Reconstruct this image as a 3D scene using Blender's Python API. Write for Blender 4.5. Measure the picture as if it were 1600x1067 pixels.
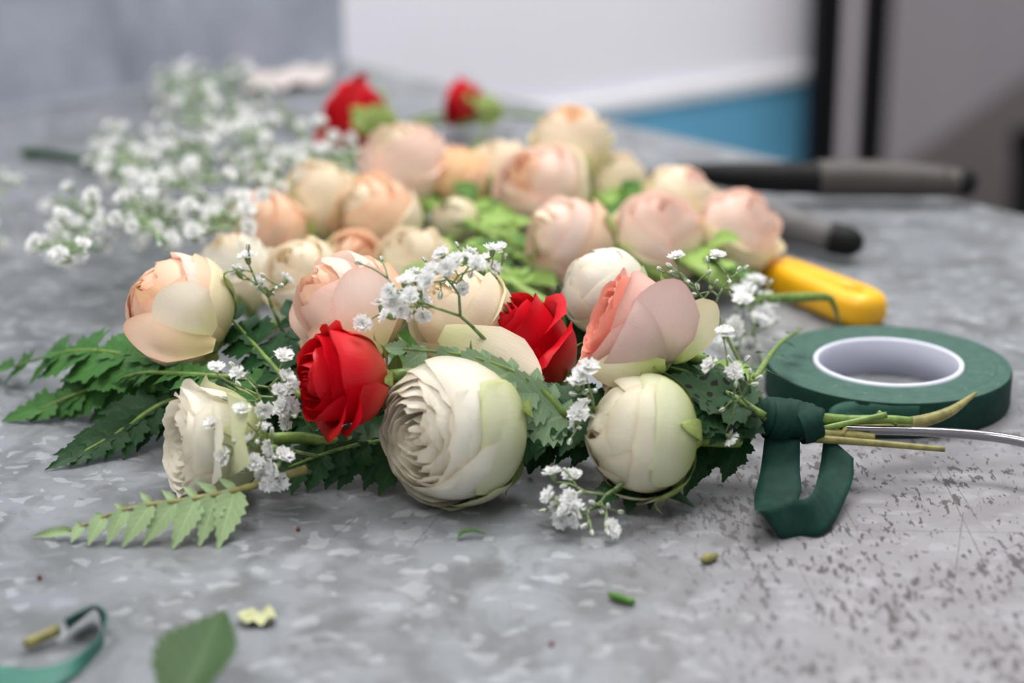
import bpy, bmesh, math, random
import numpy as np
from mathutils import Vector, Matrix, Quaternion
for _o in list(bpy.data.objects): bpy.data.objects.remove(_o)
scene = bpy.context.scene
C = scene.collection
PI = math.pi

# ------------------------------------------------------------------ camera
FPX = 3200.0                      # focal length in pixels of the 1600 x 1067 frame
PITCH = math.radians(18.2)
CAMH = 0.244                      # metres above the table top (table top is z = 0)
cam_d = bpy.data.cameras.new('camera'); cam = bpy.data.objects.new('camera', cam_d); C.objects.link(cam)
cam.location = (0, 0, CAMH); cam.rotation_euler = (PI/2 - PITCH, 0, 0)
cam_d.sensor_width = 36; cam_d.lens = 36*FPX/1600; cam_d.clip_start = .01; cam_d.clip_end = 60
cam_d.dof.use_dof = True; cam_d.dof.focus_distance = 0.645; cam_d.dof.aperture_fstop = 6.0
scene.camera = cam
vs = scene.view_settings
vs.view_transform = 'Standard'; vs.look = 'None'; vs.gamma = 1; vs.use_curve_mapping = False; vs.exposure = 0.24

# ------------------------------------------------------------------ light
world = bpy.data.worlds.new('world'); scene.world = world; world.use_nodes = True
world.node_tree.nodes['Background'].inputs[0].default_value = (.95, .965, 1.0, 1)
world.node_tree.nodes['Background'].inputs[1].default_value = 0.48
def area(name, loc, target, size, power, col):
    l = bpy.data.lights.new(name, 'AREA'); l.shape = 'RECTANGLE'; l.size, l.size_y = size
    l.energy = power; l.color = col
    o = bpy.data.objects.new(name, l); C.objects.link(o); o.location = loc
    o.rotation_euler = (Vector(target)-Vector(loc)).to_track_quat('-Z', 'Y').to_euler()
    return o
area('window_daylight', (-1.15, 1.55, 1.25), (0, .75, 0), (.8, .7), 62, (1, .985, .95))
area('ceiling_lamp', (.4, 1.3, 1.75), (.25, 1.1, 0), (1.2, .5), 32, (1, .98, .95))
area('front_fill', (-.55, .05, 1.7), (0, .6, 0), (1.0, .4), 15, (1, .97, .92))  # unseen overhead fill, added to brighten the near side of the flowers

# ------------------------------------------------------------------ helpers
def ray(px, py):
    x = (px-800)/FPX; y = -(py-533.5)/FPX
    return Vector((x, math.cos(PITCH)+y*math.sin(PITCH), -math.sin(PITCH)+y*math.cos(PITCH)))
def Z(px, py, z=0.0):             # the point of this sight line at height z above the table
    d = ray(px, py); return Vector((0, 0, CAMH)) + d*((z-CAMH)/d.z)
def D(px, py, Y):                 # the point of this sight line at distance Y
    d = ray(px, py); return Vector((0, 0, CAMH)) + d*(Y/d.y)
VIEW = Vector((0, math.cos(PITCH), -math.sin(PITCH)))
def mpp(p): return (p-Vector((0, 0, CAMH))).dot(VIEW)/FPX     # metres per pixel at a point
UPV = Vector((0, math.sin(PITCH), math.cos(PITCH)))
def cdir(r, u, t): return (Vector((1, 0, 0))*r + UPV*u - VIEW*t).normalized()
def lin(r, g, b, k=1.0):
    f = lambda c: ((c/255)/12.92 if c/255 <= .04045 else ((c/255+.055)/1.055)**2.4)*k
    return (f(r), f(g), f(b), 1)
def tag(o, label=None, cat=None, group=None, kind=None):
    if label: o['label'] = label
    if cat: o['category'] = cat
    if group: o['group'] = group
    if kind: o['kind'] = kind
    return o
def empty(name, loc, label, cat, group=None):
    o = bpy.data.objects.new(name, None); C.objects.link(o); o.location = loc; o.empty_display_size = .01
    return tag(o, label, cat, group)
def link(name, me, parent=None, mat=None, smooth=True):
    o = bpy.data.objects.new(name, me); C.objects.link(o)
    if mat and not me.materials: me.materials.append(mat)
    if smooth:
        for p in me.polygons: p.use_smooth = True
    if parent:
        o.parent = parent
        o.matrix_parent_inverse = Matrix.Translation(parent.location).inverted() if parent.parent is None else (Matrix.Translation(parent.parent.location) if parent.type == 'EMPTY' else Matrix.Identity(4)).inverted()
    return o
def mesh(name, verts, faces, uvs=None):
    me = bpy.data.meshes.new(name); me.from_pydata([tuple(v) for v in verts], [], faces)
    if uvs is not None:
        l = me.uv_layers.new(name='uv'); 
        vi = np.empty(len(me.loops), dtype=np.int32); me.loops.foreach_get('vertex_index', vi)
        l.data.foreach_set('uv', np.asarray(uvs, dtype=np.float32)[vi].ravel())
    me.update(); return me
def crom(pts, n):
    """n samples of a Catmull-Rom curve through pts"""
    P = [Vector(p) for p in pts]
    if len(P) == 2: return [P[0].lerp(P[1], i/(n-1)) for i in range(n)]
    P = [P[0]*2-P[1]] + P + [P[-1]*2-P[-2]]; m = len(P)-3; out = []
    for i in range(n):
        s = i/(n-1)*m; k = min(int(s), m-1); t = s-k
        a, b, c, d = P[k:k+4]
        out.append(.5*((2*b)+(c-a)*t+(2*a-5*b+4*c-d)*t*t+(3*b-a-3*c+d)*t**3))
    return out
def lerp_list(L, t):
    s = t*(len(L)-1); k = min(int(s), len(L)-2); return L[k]+(L[k+1]-L[k])*(s-k)
def tube_geo(pts, radii, n=None, sides=8, flat=1.0, up=Vector((0, 0, 1)), cap=True, wob=0, seed=0):
    n = n or max(2, len(pts)*3); Q = crom(pts, n); rnd = random.Random(seed)
    V = []; F = []
    for i, p in enumerate(Q):
        t = (Q[min(i+1, n-1)]-Q[max(i-1, 0)]).normalized()
        s = t.cross(up); s = s.normalized() if s.length > 1e-4 else t.orthogonal().normalized()
        b = s.cross(t); r = lerp_list(radii, i/(n-1)) if len(radii) > 1 else radii[0]
        for k in range(sides):
            a = 2*PI*k/sides; rr = r*(1+wob*(rnd.random()-.5))
            V.append(p + s*math.cos(a)*rr + b*math.sin(a)*rr*flat)
    for i in range(n-1):
        for k in range(sides):
            k2 = (k+1) % sides
            F.append((i*sides+k, i*sides+k2, (i+1)*sides+k2, (i+1)*sides+k))
    if cap: F += [tuple(range(sides))[::-1], tuple(range((n-1)*sides, n*sides))]
    return V, F
def tube(name, pts, radii, mat, parent=None, **k):
    V, F = tube_geo(pts, radii, **k); return link(name, mesh(name, V, F), parent, mat)
def multi_tube(name, paths, mat, parent, sides=5):
    V = []; F = []
    for pts, radii in paths:
        v, f = tube_geo(pts, radii, n=max(3, len(pts)*2), sides=sides); o = len(V)
        V += v; F += [tuple(i+o for i in q) for q in f]
    return link(name, mesh(name, V, F), parent, mat)
def box_geo(a, b):
    x0, y0, z0 = a; x1, y1, z1 = b
    return [(x0,y0,z0),(x1,y0,z0),(x1,y1,z0),(x0,y1,z0),(x0,y0,z1),(x1,y0,z1),(x1,y1,z1),(x0,y1,z1)], \
           [(3,2,1,0),(4,5,6,7),(0,1,5,4),(1,2,6,5),(2,3,7,6),(3,0,4,7)]
def prism(name, poly, z0, z1, mat, parent=None, bev=0):
    n = len(poly); V = [(p[0], p[1], z0) for p in poly]+[(p[0], p[1], z1) for p in poly]
    F = [tuple(range(n))[::-1], tuple(range(n, 2*n))]+[(i, (i+1) % n, n+(i+1) % n, n+i) for i in range(n)]
    o = link(name, mesh(name, V, F), parent, mat, smooth=False)
    if bev:
        m = o.modifiers.new('bevel', 'BEVEL'); m.width = bev; m.segments = 2
    return o
def lathe(name, prof, mat, parent, mw, sides=48, closed=False):
    V = []; F = []; m = len(prof)
    for k in range(sides):
        a = 2*PI*k/sides
        V += [mw @ Vector((r*math.cos(a), r*math.sin(a), z)) for r, z in prof]
    for k in range(sides):
        k2 = (k+1) % sides
        for i in range(m if closed else m-1):
            j = (i+1) % m; F.append((k*m+i, k2*m+i, k2*m+j, k*m+j))
    return link(name, mesh(name, V, F), parent, mat)
def basis(zaxis, roll=0.0, hint=Vector((0, 0, 1))):
    z = zaxis.normalized(); x = hint.cross(z)
    x = x.normalized() if x.length > 1e-3 else z.orthogonal().normalized()
    y = z.cross(x); m = Matrix((x, y, z)).transposed()
    return m @ Matrix.Rotation(roll, 3, 'Z')

# ------------------------------------------------------------------ materials
class NT:
    def __init__(s, name):
        s.m = bpy.data.materials.new(name); s.m.use_nodes = True; s.t = s.m.node_tree
        s.b = s.t.nodes['Principled BSDF']; s.out = s.t.nodes['Material Output']
    def n(s, typ, **k):
        o = s.t.nodes.new('ShaderNode'+typ)
        for a, v in k.items(): setattr(o, a, v)
        return o
    def l(s, a, b): s.t.links.new(a, b)
    def setv(s, sock, v):
        if hasattr(v, 'is_output') or isinstance(v, bpy.types.NodeSocket): s.l(v, sock)
        else: sock.default_value = v
    def math(s, op, a, b=0.0, clamp=False):
        o = s.n('Math', operation=op, use_clamp=clamp); s.setv(o.inputs[0], a); s.setv(o.inputs[1], b); return o.outputs[0]
    def mix(s, f, a, b, mode='MIX'):
        o = s.n('Mix', data_type='RGBA', blend_type=mode); s.setv(o.inputs[0], f); s.setv(o.inputs[6], a); s.setv(o.inputs[7], b); return o.outputs[2]
    def ramp(s, f, stops):
        o = s.n('ValToRGB'); e = o.color_ramp.elements
        while len(e) < len(stops): e.new(.5)
        for q, (p, c) in zip(e, stops): q.position = p; q.color = c if len(c) == 4 else (*c, 1)
        s.setv(o.inputs[0], f); return o.outputs[0]
    def coord(s, which='Object'): return s.n('TexCoord').outputs[which]
    def mapping(s, v, scale=(1, 1, 1), rot=(0, 0, 0), loc=(0, 0, 0)):
        o = s.n('Mapping'); s.l(v, o.inputs[0]); o.inputs['Scale'].default_value = scale; o.inputs['Rotation'].default_value = rot; o.inputs['Location'].default_value = loc
        return o.outputs[0]
    def noise(s, v, scale, detail=4, rough=.55, dist=0):
        o = s.n('TexNoise'); s.l(v, o.inputs['Vector']); o.inputs['Scale'].default_value = scale; o.inputs['Detail'].default_value = detail
        o.inputs['Roughness'].default_value = rough; o.inputs['Distortion'].default_value = dist; return o.outputs[0]
    def bump(s, h, strength=.3, dist=.001):
        o = s.n('Bump'); o.inputs['Strength'].default_value = strength; o.inputs['Distance'].default_value = dist
        s.l(h, o.inputs['Height']); s.l(o.outputs[0], s.b.inputs['Normal']); return o.outputs[0]
W4 = (1, 1, 1, 1); B4 = (0, 0, 0, 1)
def plain(name, col, rough=.5, metal=0, var=.12, scale=120, spec=.5, bumpk=0):
    q = NT(name); co = q.coord(); f = q.noise(co, scale)
    dark = tuple(c*(1-var*2) for c in col[:3])+(1,); lite = tuple(min(1, c*(1+var)) for c in col[:3])+(1,)
    q.l(q.ramp(f, [(.3, dark), (.7, lite)]), q.b.inputs['Base Color'])
    q.b.inputs['Roughness'].default_value = rough; q.b.inputs['Metallic'].default_value = metal; q.b.inputs['Specular IOR Level'].default_value = spec
    if bumpk: q.bump(f, bumpk, .0005)
    return q.m
def petal_mat(name, base, body, edge, rim=.5, trans=.32, rough=.5, spots=None):
    """petal: UV v runs from base to tip, u across; the base, the body and the rim have their own tints"""
    q = NT(name); uv = q.coord('UV'); sep = q.n('SeparateXYZ'); q.l(uv, sep.inputs[0]); u, v = sep.outputs[0], sep.outputs[1]
    nz = q.noise(q.mapping(uv, (14, 1.6, 1)), 3, 4); nb = q.noise(uv, 2.2, 2)
    vv = q.math('ADD', v, q.math('MULTIPLY', q.math('SUBTRACT', nb, .5), .35))
    c1 = q.ramp(vv, [(.18, base), (.62, body), (1.0, body)])
    au = q.math('ABSOLUTE', q.math('SUBTRACT', q.math('MULTIPLY', u, 2), 1))
    e = q.math('MAXIMUM', q.math('POWER', au, 9), q.math('POWER', v, 12))
    e = q.math('MULTIPLY', e, q.math('MULTIPLY', nb, rim*2), True)
    c2 = q.mix(e, c1, edge)
    c3 = q.mix(q.math('MULTIPLY', q.math('SUBTRACT', nz, .42, True), .55, True), c2, tuple(c*.82 for c in body[:3])+(1,))
    if spots:
        sp = q.noise(q.coord(), 420, 3); c3 = q.mix(q.ramp(sp, [(.70, B4), (.76, W4)]), c3, spots)
    q.l(c3, q.b.inputs['Base Color']); q.b.inputs['Roughness'].default_value = rough; q.b.inputs['Specular IOR Level'].default_value = .3
    bn = q.bump(nz, .22, .0006)
    tr = q.n('BsdfTranslucent'); q.l(c3, tr.inputs[0]); q.l(bn, tr.inputs['Normal'])
    mx = q.n('MixShader'); mx.inputs[0].default_value = trans; q.l(q.b.outputs[0], mx.inputs[1]); q.l(tr.outputs[0], mx.inputs[2]); q.l(mx.outputs[0], q.out.inputs[0])
    return q.m
def leaf_mat(name, dark, lite, rough=.4, vein=.5, trans=.15, spots=False):
    q = NT(name); uv = q.coord('UV'); sep = q.n('SeparateXYZ'); q.l(uv, sep.inputs[0]); u, v = sep.outputs[0], sep.outputs[1]
    au = q.math('ABSOLUTE', q.math('SUBTRACT', q.math('MULTIPLY', u, 2), 1))
    nb = q.noise(q.coord(), 160, 3)
    c = q.ramp(nb, [(.3, dark), (.72, lite)])
    ph = q.math('FRACT', q.math('MULTIPLY', q.math('SUBTRACT', v, q.math('MULTIPLY', au, .22)), 7))
    ve = q.math('MAXIMUM', q.math('LESS_THAN', ph, .10), q.math('LESS_THAN', au, .07))
    c = q.mix(q.math('MULTIPLY', ve, vein), c, tuple(min(1, x*1.7+.01) for x in lite[:3])+(1,))
    if spots:
        vo = q.n('TexVoronoi'); q.l(q.mapping(uv, (4.5, 9, 1)), vo.inputs['Vector']); vo.inputs['Scale'].default_value = 1; vo.inputs['Randomness'].default_value = .45
        c = q.mix(q.ramp(vo.outputs[0], [(.31, W4), (.36, B4)]), c, (.004, .004, .003, 1))
    q.l(c, q.b.inputs['Base Color']); q.b.inputs['Roughness'].default_value = rough; q.b.inputs['Specular IOR Level'].default_value = .25
    bn = q.bump(q.math('SUBTRACT', nb, q.math('MULTIPLY', ve, .4)), .3, .0005)
    tr = q.n('BsdfTranslucent'); q.l(c, tr.inputs[0])
    mx = q.n('MixShader'); mx.inputs[0].default_value = trans; q.l(q.b.outputs[0], mx.inputs[1]); q.l(tr.outputs[0], mx.inputs[2]); q.l(mx.outputs[0], q.out.inputs[0])
    return q.m
M = {}
M['white'] = petal_mat('white petal', lin(236, 222, 170), lin(248, 245, 234), lin(232, 214, 178), rim=.4)
M['white_green'] = petal_mat('green white petal', lin(176, 192, 100), lin(226, 228, 196), lin(205, 212, 140), rim=.5)
M['white_spot'] = petal_mat('worn white petal', lin(205, 208, 150), lin(238, 233, 212), lin(200, 168, 118), rim=.4, spots=lin(205, 180, 135))
M['cream'] = petal_mat('cream petal', lin(222, 222, 168), lin(251, 240, 218), lin(244, 214, 180), rim=.4)
M['cream_green'] = petal_mat('green cream petal', lin(190, 204, 118), lin(242, 236, 200), lin(240, 208, 160), rim=.45)
M['peach'] = petal_mat('peach petal', lin(232, 220, 168), lin(253, 222, 194), lin(244, 176, 142), rim=.6)
M['peach_in'] = petal_mat('apricot petal', lin(250, 222, 168), lin(255, 220, 176), lin(246, 182, 140), rim=.6)
M['blush'] = petal_mat('blush petal', lin(222, 220, 164), lin(250, 230, 218), lin(240, 176, 158), rim=.5)
M['pink'] = petal_mat('pink petal', lin(236, 212, 184), lin(242, 204, 192), lin(234, 164, 148), rim=.5)
M['dusty'] = petal_mat('dusty pink petal', lin(226, 210, 180), lin(230, 204, 196), lin(222, 170, 160), rim=.5)
M['salmon'] = petal_mat('salmon petal', lin(244, 190, 160), lin(240, 150, 132), lin(246, 176, 156), rim=.7)
M['red'] = petal_mat('red petal', lin(214, 96, 70), lin(206, 6, 28), lin(226, 24, 40), rim=.4, trans=.12, rough=.42)
M['red_in'] = petal_mat('deep red petal', lin(196, 10, 24), lin(196, 4, 20), lin(212, 10, 26), rim=.4, trans=.12, rough=.42)
M['sepal'] = leaf_mat('sepal green', lin(120, 142, 70), lin(168, 184, 110), vein=.15)
M['stem'] = plain('rose stem green', lin(112, 140, 62), .45, var=.2, scale=300)
M['stem_lime'] = plain('fresh stem green', lin(140, 168, 84), .45, var=.15, scale=300)
M['stem_tan'] = plain('drying stem olive', lin(136, 130, 74), .5, var=.2, scale=300)
M['gyp_stem'] = plain('fine stem green', lin(128, 148, 96), .5, var=.2, scale=300)
M['gyp_far'] = plain('fine grey green', lin(142, 168, 118), .5, var=.15, scale=300)
M['leaf'] = leaf_mat('rose leaf', lin(48, 92, 30), lin(100, 146, 62), vein=.25)
M['leaf_dull'] = leaf_mat('dull dark leaf', lin(52, 78, 44), lin(76, 102, 62), vein=.2)
M['leaf_lite'] = leaf_mat('pale rose leaf', lin(120, 160, 74), lin(170, 198, 112), vein=.2)
M['fern'] = leaf_mat('fern green', lin(16, 46, 22), lin(44, 86, 44), rough=.32, vein=.25)
M['fern_mid'] = leaf_mat('fern mid green', lin(46, 92, 40), lin(84, 132, 66), rough=.4, vein=.25)
M['fern_pale'] = leaf_mat('fern underside', lin(124, 148, 104), lin(162, 184, 138), rough=.55, vein=.2)
M['fern_grey'] = leaf_mat('fern grey underside', lin(112, 142, 106), lin(156, 180, 142), rough=.55, vein=.25)
M['fern_spot'] = leaf_mat('fern with spore dots', lin(34, 62, 36), lin(62, 92, 58), rough=.5, vein=.15, spots=True)
M['gyp'] = petal_mat('white floret', lin(236, 240, 228), lin(250, 250, 250), lin(252, 252, 252), trans=.3, rough=.6)
M['bud_green'] = plain('floret calyx', lin(126, 150, 96), .5, var=.2, scale=600)

# ------------------------------------------------------------------ setting
def table_mat():
    q = NT('galvanised steel sheet'); co = q.coord('Object')
    big = q.noise(co, 9, 3); mid = q.noise(q.mapping(co, (1, .8, 1)), 42, 5, .6, .6)
    base = q.ramp(big, [(.3, lin(118, 122, 128)), (.7, lin(139, 143, 149))])
    base = q.mix(q.ramp(mid, [(.38, W4), (.56, B4)]), base, lin(104, 107, 110))
    # zinc spangle: angular flakes of lighter grey
    vo = q.n('TexVoronoi'); warp = q.n('VectorMath', operation='ADD'); nn = q.n('TexNoise'); q.l(co, nn.inputs['Vector']); nn.inputs['Scale'].default_value = 90
    sc = q.n('VectorMath', operation='SCALE'); q.l(nn.outputs['Color'], sc.inputs[0]); sc.inputs['Scale'].default_value = .012
    q.l(co, warp.inputs[0]); q.l(sc.outputs[0], warp.inputs[1])
    q.l(q.mapping(warp.outputs[0], (1, .75, 1), (0, 0, .3)), vo.inputs['Vector']); vo.inputs['Scale'].default_value = 110
    cs = q.n('SeparateColor'); q.l(vo.outputs['Color'], cs.inputs[0])
    flake = q.math('MULTIPLY', q.ramp(cs.outputs[0], [(.80, B4), (.86, W4)]), q.ramp(vo.outputs['Distance'], [(.25, W4), (.5, B4)]))
    base = q.mix(q.math('MULTIPLY', flake, .18), base, lin(190, 195, 202))
    base = q.mix(q.math('MULTIPLY', q.ramp(cs.outputs[1], [(.78, B4), (.84, W4)]), .22), base, lin(100, 104, 108))
    v2 = q.n('TexVoronoi'); q.l(q.mapping(warp.outputs[0], (.8, 1, 1), (0, 0, -.4)), v2.inputs['Vector']); v2.inputs['Scale'].default_value = 270
    c2 = q.n('SeparateColor'); q.l(v2.outputs['Color'], c2.inputs[0])
    base = q.mix(q.math('MULTIPLY', q.ramp(c2.outputs[0], [(.86, B4), (.90, W4)]), .26), base, lin(196, 200, 206))
    base = q.mix(q.math('MULTIPLY', q.ramp(c2.outputs[1], [(.86, B4), (.92, W4)]), .28), base, lin(98, 101, 104))
    # worn speckled patch at the near right: dark pits drawn out along one direction
    sep = q.n('SeparateXYZ'); q.l(co, sep.inputs[0]); X, Y = sep.outputs[0], sep.outputs[1]
    mask = q.math('MULTIPLY', q.math('MULTIPLY', q.math('SUBTRACT', X, .015), 14, True), q.math('MULTIPLY', q.math('SUBTRACT', .72, Y), 9, True))
    pit = q.noise(q.mapping(co, (1, .34, 1), (0, 0, -.35)), 460, 4, .62, .3)
    clump = q.noise(co, 34, 3)
    pv = q.math('ADD', pit, q.math('MULTIPLY', q.math('SUBTRACT', clump, .5), .45))
    pits = q.math('MULTIPLY', q.ramp(pv, [(.56, B4), (.60, W4)]), mask)
    base = q.mix(q.math('MULTIPLY', mask, .6), base, lin(146, 141, 145))
    base = q.mix(q.math('MULTIPLY', pits, .9), base, lin(70, 64, 64))
    sp = q.noise(co, 260, 3, .5); base = q.mix(q.math('MULTIPLY', q.ramp(sp, [(.68, B4), (.72, W4)]), .6), base, lin(92, 92, 92))
    # knife scratches
    segs = [((1465,730),(1560,925)),((1480,735),(1527,812)),((1320,828),(1600,832)),((1445,920),(1600,845)),((1505,800),(1488,935)),((1318,790),(1340,830)),((1240,870),(1285,960)),((1385,600+340),(1420,1030)),((560,805),(520,840)),((690,800),(640,860))]
    acc = None
    for (a, b) in segs:
        A, Bv = Z(*a), Z(*b); d = Bv-A; L = d.length; d.normalize()
        rel = q.n('VectorMath', operation='SUBTRACT'); q.l(co, rel.inputs[0]); rel.inputs[1].default_value = A
        def dot(v):
            o = q.n('VectorMath', operation='DOT_PRODUCT'); q.l(rel.outputs[0], o.inputs[0]); o.inputs[1].default_value = v; return o.outputs['Value']
        t = dot(d); s = q.math('ABSOLUTE', dot(Vector((-d.y, d.x, 0))))
        on = q.math('MULTIPLY', q.math('LESS_THAN', s, .00022), q.math('MULTIPLY', q.math('GREATER_THAN', t, 0), q.math('LESS_THAN', t, L)))
        acc = on if acc is None else q.math('MAXIMUM', acc, on)
    base = q.mix(q.math('MULTIPLY', acc, q.math('MULTIPLY', q.noise(co, 200, 2), 1.2, True)), base, lin(88, 82, 84))
    q.l(base, q.b.inputs['Base Color'])
    q.b.inputs['Metallic'].default_value = .15
    q.l(q.ramp(mid, [(.3, (.36,)*3), (.7, (.52,)*3)]), q.b.inputs['Roughness'])
    q.bump(q.math('SUBTRACT', mid, q.math('MULTIPLY', pits, .7)), .18, .0008)
    return q.m
cor, lef, rig = Z(540, 95), Z(0, 180), Z(1600, 335)
du = (lef-cor).normalized(); dv = (rig-cor).normalized()
tl = cor+du*1.35; fr = cor+dv*1.25; fl = tl+dv*1.25
table = empty('work_table', (0, .7, -.9), 'grey galvanised steel work table the flowers lie on', 'table')
poly = [(p.x, p.y) for p in (cor, fr, fl, tl)]
area2 = sum(poly[i][0]*poly[(i+1) % 4][1]-poly[(i+1) % 4][0]*poly[i][1] for i in range(4))
if area2 < 0: poly = poly[::-1]
prism('tabletop', poly, -.012, 0, table_mat(), table, .0015)
M['steel'] = plain('dull steel', lin(140, 146, 156), .4, .5, .08, 40)
prism('apron', [tuple(Vector((*p, 0)).lerp(Vector((sum(q[0] for q in poly)/4, sum(q[1] for q in poly)/4, 0)), .02).xy) for p in poly], -.05, -.0121, M['steel'], table)
ctr = Vector((sum(q[0] for q in poly)/4, sum(q[1] for q in poly)/4, 0))
for p in poly:
    c = Vector((*p, 0)).lerp(ctr, .08); v, f = box_geo((c.x-.02, c.y-.02, -.9), (c.x+.02, c.y+.02, -.0501)); link('leg', mesh('leg', v, f), table, M['steel'], False)

def wall_zinc():
    q = NT('grey zinc splashback'); co = q.coord()
    a = q.noise(q.mapping(co, (1, 1, .8)), 22, 4); b = q.noise(q.mapping(co, (1.3, 1.3, .5)), 12, 4)
    c = q.ramp(a, [(.32, lin(150, 156, 170)), (.68, lin(184, 189, 202))])
    c = q.mix(q.math('MULTIPLY', q.ramp(b, [(.55, B4), (.72, W4)]), .6), c, lin(104, 109, 124))
    q.l(c, q.b.inputs['Base Color']); q.b.inputs['Roughness'].default_value = .5; q.b.inputs['Metallic'].default_value = .1
    return q.m
def vwall(name, A, B, z0, z1, mat, th=.03, away=None, bev=0):
    d = (B-A); d.z = 0; n = Vector((-d.y, d.x, 0)).normalized()
    if n.dot(Vector((A.x, A.y, 0))) < 0: n = -n
    P = [A, B, B+n*th, A+n*th]; pl = [(p.x, p.y) for p in P]
    s = sum(pl[i][0]*pl[(i+1) % 4][1]-pl[(i+1) % 4][0]*pl[i][1] for i in range(4))
    if s < 0: pl = pl[::-1]
    o = prism(name, pl, z0, z1, mat, None, bev); tag(o, kind='structure'); return o
M['zinc'] = wall_zinc()
nb_ = Vector((-du.y, du.x, 0)); nb_ = nb_ if nb_.y > 0 else -nb_
vwall('wall_back', cor+nb_*.001, tl+nb_*.001, -.05, .6, M['zinc'], .02)
vwall('trim_1', cor-nb_*.002, tl-nb_*.002, .0003, .004, plain('bare zinc bead', lin(186, 192, 202), .4, .2), .002)
M['wallwhite'] = plain('white wall paint', lin(242, 241, 250), .6, 0, .02, 3)
M['wallblue'] = plain('blue dado paint', lin(104, 176, 214), .55, 0, .06, 6)
M['wallgrey'] = plain('grey lilac wall paint', lin(176, 168, 174), .7, 0, .03, 3)
M['black'] = plain('black paint', (.003, .003, .004, 1), .6, spec=.12)
zb = -.22
W1, W2 = Z(910, 178, zb), Z(1265, 120, zb)
wd = (W2-W1).normalized(); WL = W1-wd*1.6; WR = Z(1288, 116, zb)
WR = W1+wd*((WR-W1).dot(wd))
def shift(p): return Vector((p.x, p.y, 0))
vwall('wall_right', shift(WL), shift(WR), zb+.0, 1.6, M['wallwhite'], .08)
vwall('wall_dado', shift(WL)-Vector((0, .004, 0)), shift(WR)-Vector((0, .004, 0)), -.9, zb, M['wallblue'], .08)
vwall('trim_2', shift(WL)-Vector((0, .012, 0)), shift(WR)-Vector((0, .012, 0)), zb, zb+.012, plain('white moulding', lin(246, 246, 250), .4), .01)
# the black door frame beside it and the wall of the room beyond
for k, (xa, xb, ex) in enumerate(((1264, 1311, 0), (1343, 1381, .05))):
    yy = W2.y-.09+ex; a = D(xa, 240, yy); b = D(xb, 240, yy)
    v, f = box_geo((a.x, yy, -.9), (b.x, yy+.05, 1.6)); o = link('trim_%d' % (k+3), mesh('door_post', v, f), None, M['black'], False); tag(o, kind='structure')
W3, W4_ = Z(1400, 262, -.5), Z(1600, 120, -.5); sd = (W4_-W3).normalized()
S0 = W3-sd*.10; S1 = W3+sd*2.2
M['shadebrown'] = plain('grey brown painted shade', lin(118, 106, 106), .65, 0, .04, 4)  # tone standing in for the soft shade low on the side wall
vwall('wall_side', shift(S0), shift(S1), -.5, 1.8, M['wallgrey'], .06)
vwall('wall_side_shade', shift(S0), shift(S1), -.9, -.5, M['shadebrown'], .06)  # shade on the lower wall, put into its colour as a darker band
FW = 3.6
v, f = box_geo((-.2, FW, -.9), (.76, FW+.1, 1.8)); tag(link('wall_far', mesh('wall_far', v, f), None, M['wallgrey'], False), kind='structure')
v, f = box_geo((-3, -1.5, -1.0), (3.5, 4.5, -.9)); tag(link('floor', mesh('floor', v, f), None, plain('grey brown floor', lin(120, 110, 108), .6, 0, .05, 5), False), kind='structure')

# ------------------------------------------------------------------ roses
def petal(name, parent, mw, bel, ztip, rtip, w, th0, mat, spiral=.05, reflex=0, curl=0, ripple=.01, tr=.25, point=0, base=-1.0, rnd=random, nu=11, nv=12, tw=0, taper=0):
    x = (bel-.125*(.10+rtip))/.75
    P0 = (.10, base); P1 = (x, base+.02); P2 = (x, ztip*.55+.1 if ztip > -.2 else ztip-.2); P3 = (rtip, ztip)
    ph = rnd.uniform(0, 6.28); fr_ = rnd.uniform(2.2, 4.5); ph2 = rnd.uniform(0, 6.28)
    V = []; UV = []
    for j in range(nv):
        v = j/(nv-1)
        for i in range(nu):
            u = -1+2*i/(nu-1)
            vt = v*(1-tr*abs(u)**2.6*(v**1.5) + .025*math.sin(fr_*2*u+ph2)*v**3)
            a = 1-vt
            r = a**3*P0[0]+3*a*a*vt*P1[0]+3*a*vt*vt*P2[0]+vt**3*P3[0]
            z = a**3*P0[1]+3*a*a*vt*P1[1]+3*a*vt*vt*P2[1]+vt**3*P3[1]
            k = max(0, (vt-.66)/.34)
            r += reflex*k*k + spiral*u*v + curl*abs(u)**4*v + ripple*math.sin(fr_*u*2+ph)*v**3
            z -= .55*reflex*k**3
            z += point*max(0, 1-abs(u)*1.6)**1.5*v**5 + ripple*.8*math.sin(fr_*1.7*u*2+ph2)*v**4
            sh = .42+.58*min(1, v/.5)**.7
            if taper: sh = (.5+.5*min(1, v/.3))*(1-v**1.6)+.03
            th = th0+w*u*sh+tw*v
            V.append(mw @ Vector((r*math.cos(th), r*math.sin(th), z))); UV.append((u*.5+.5, v))
    F = [(j*nu+i, j*nu+i+1, (j+1)*nu+i+1, (j+1)*nu+i) for j in range(nv-1) for i in range(nu-1)]
    return link(name, mesh(name, V, F, UV), parent, mat)
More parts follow.
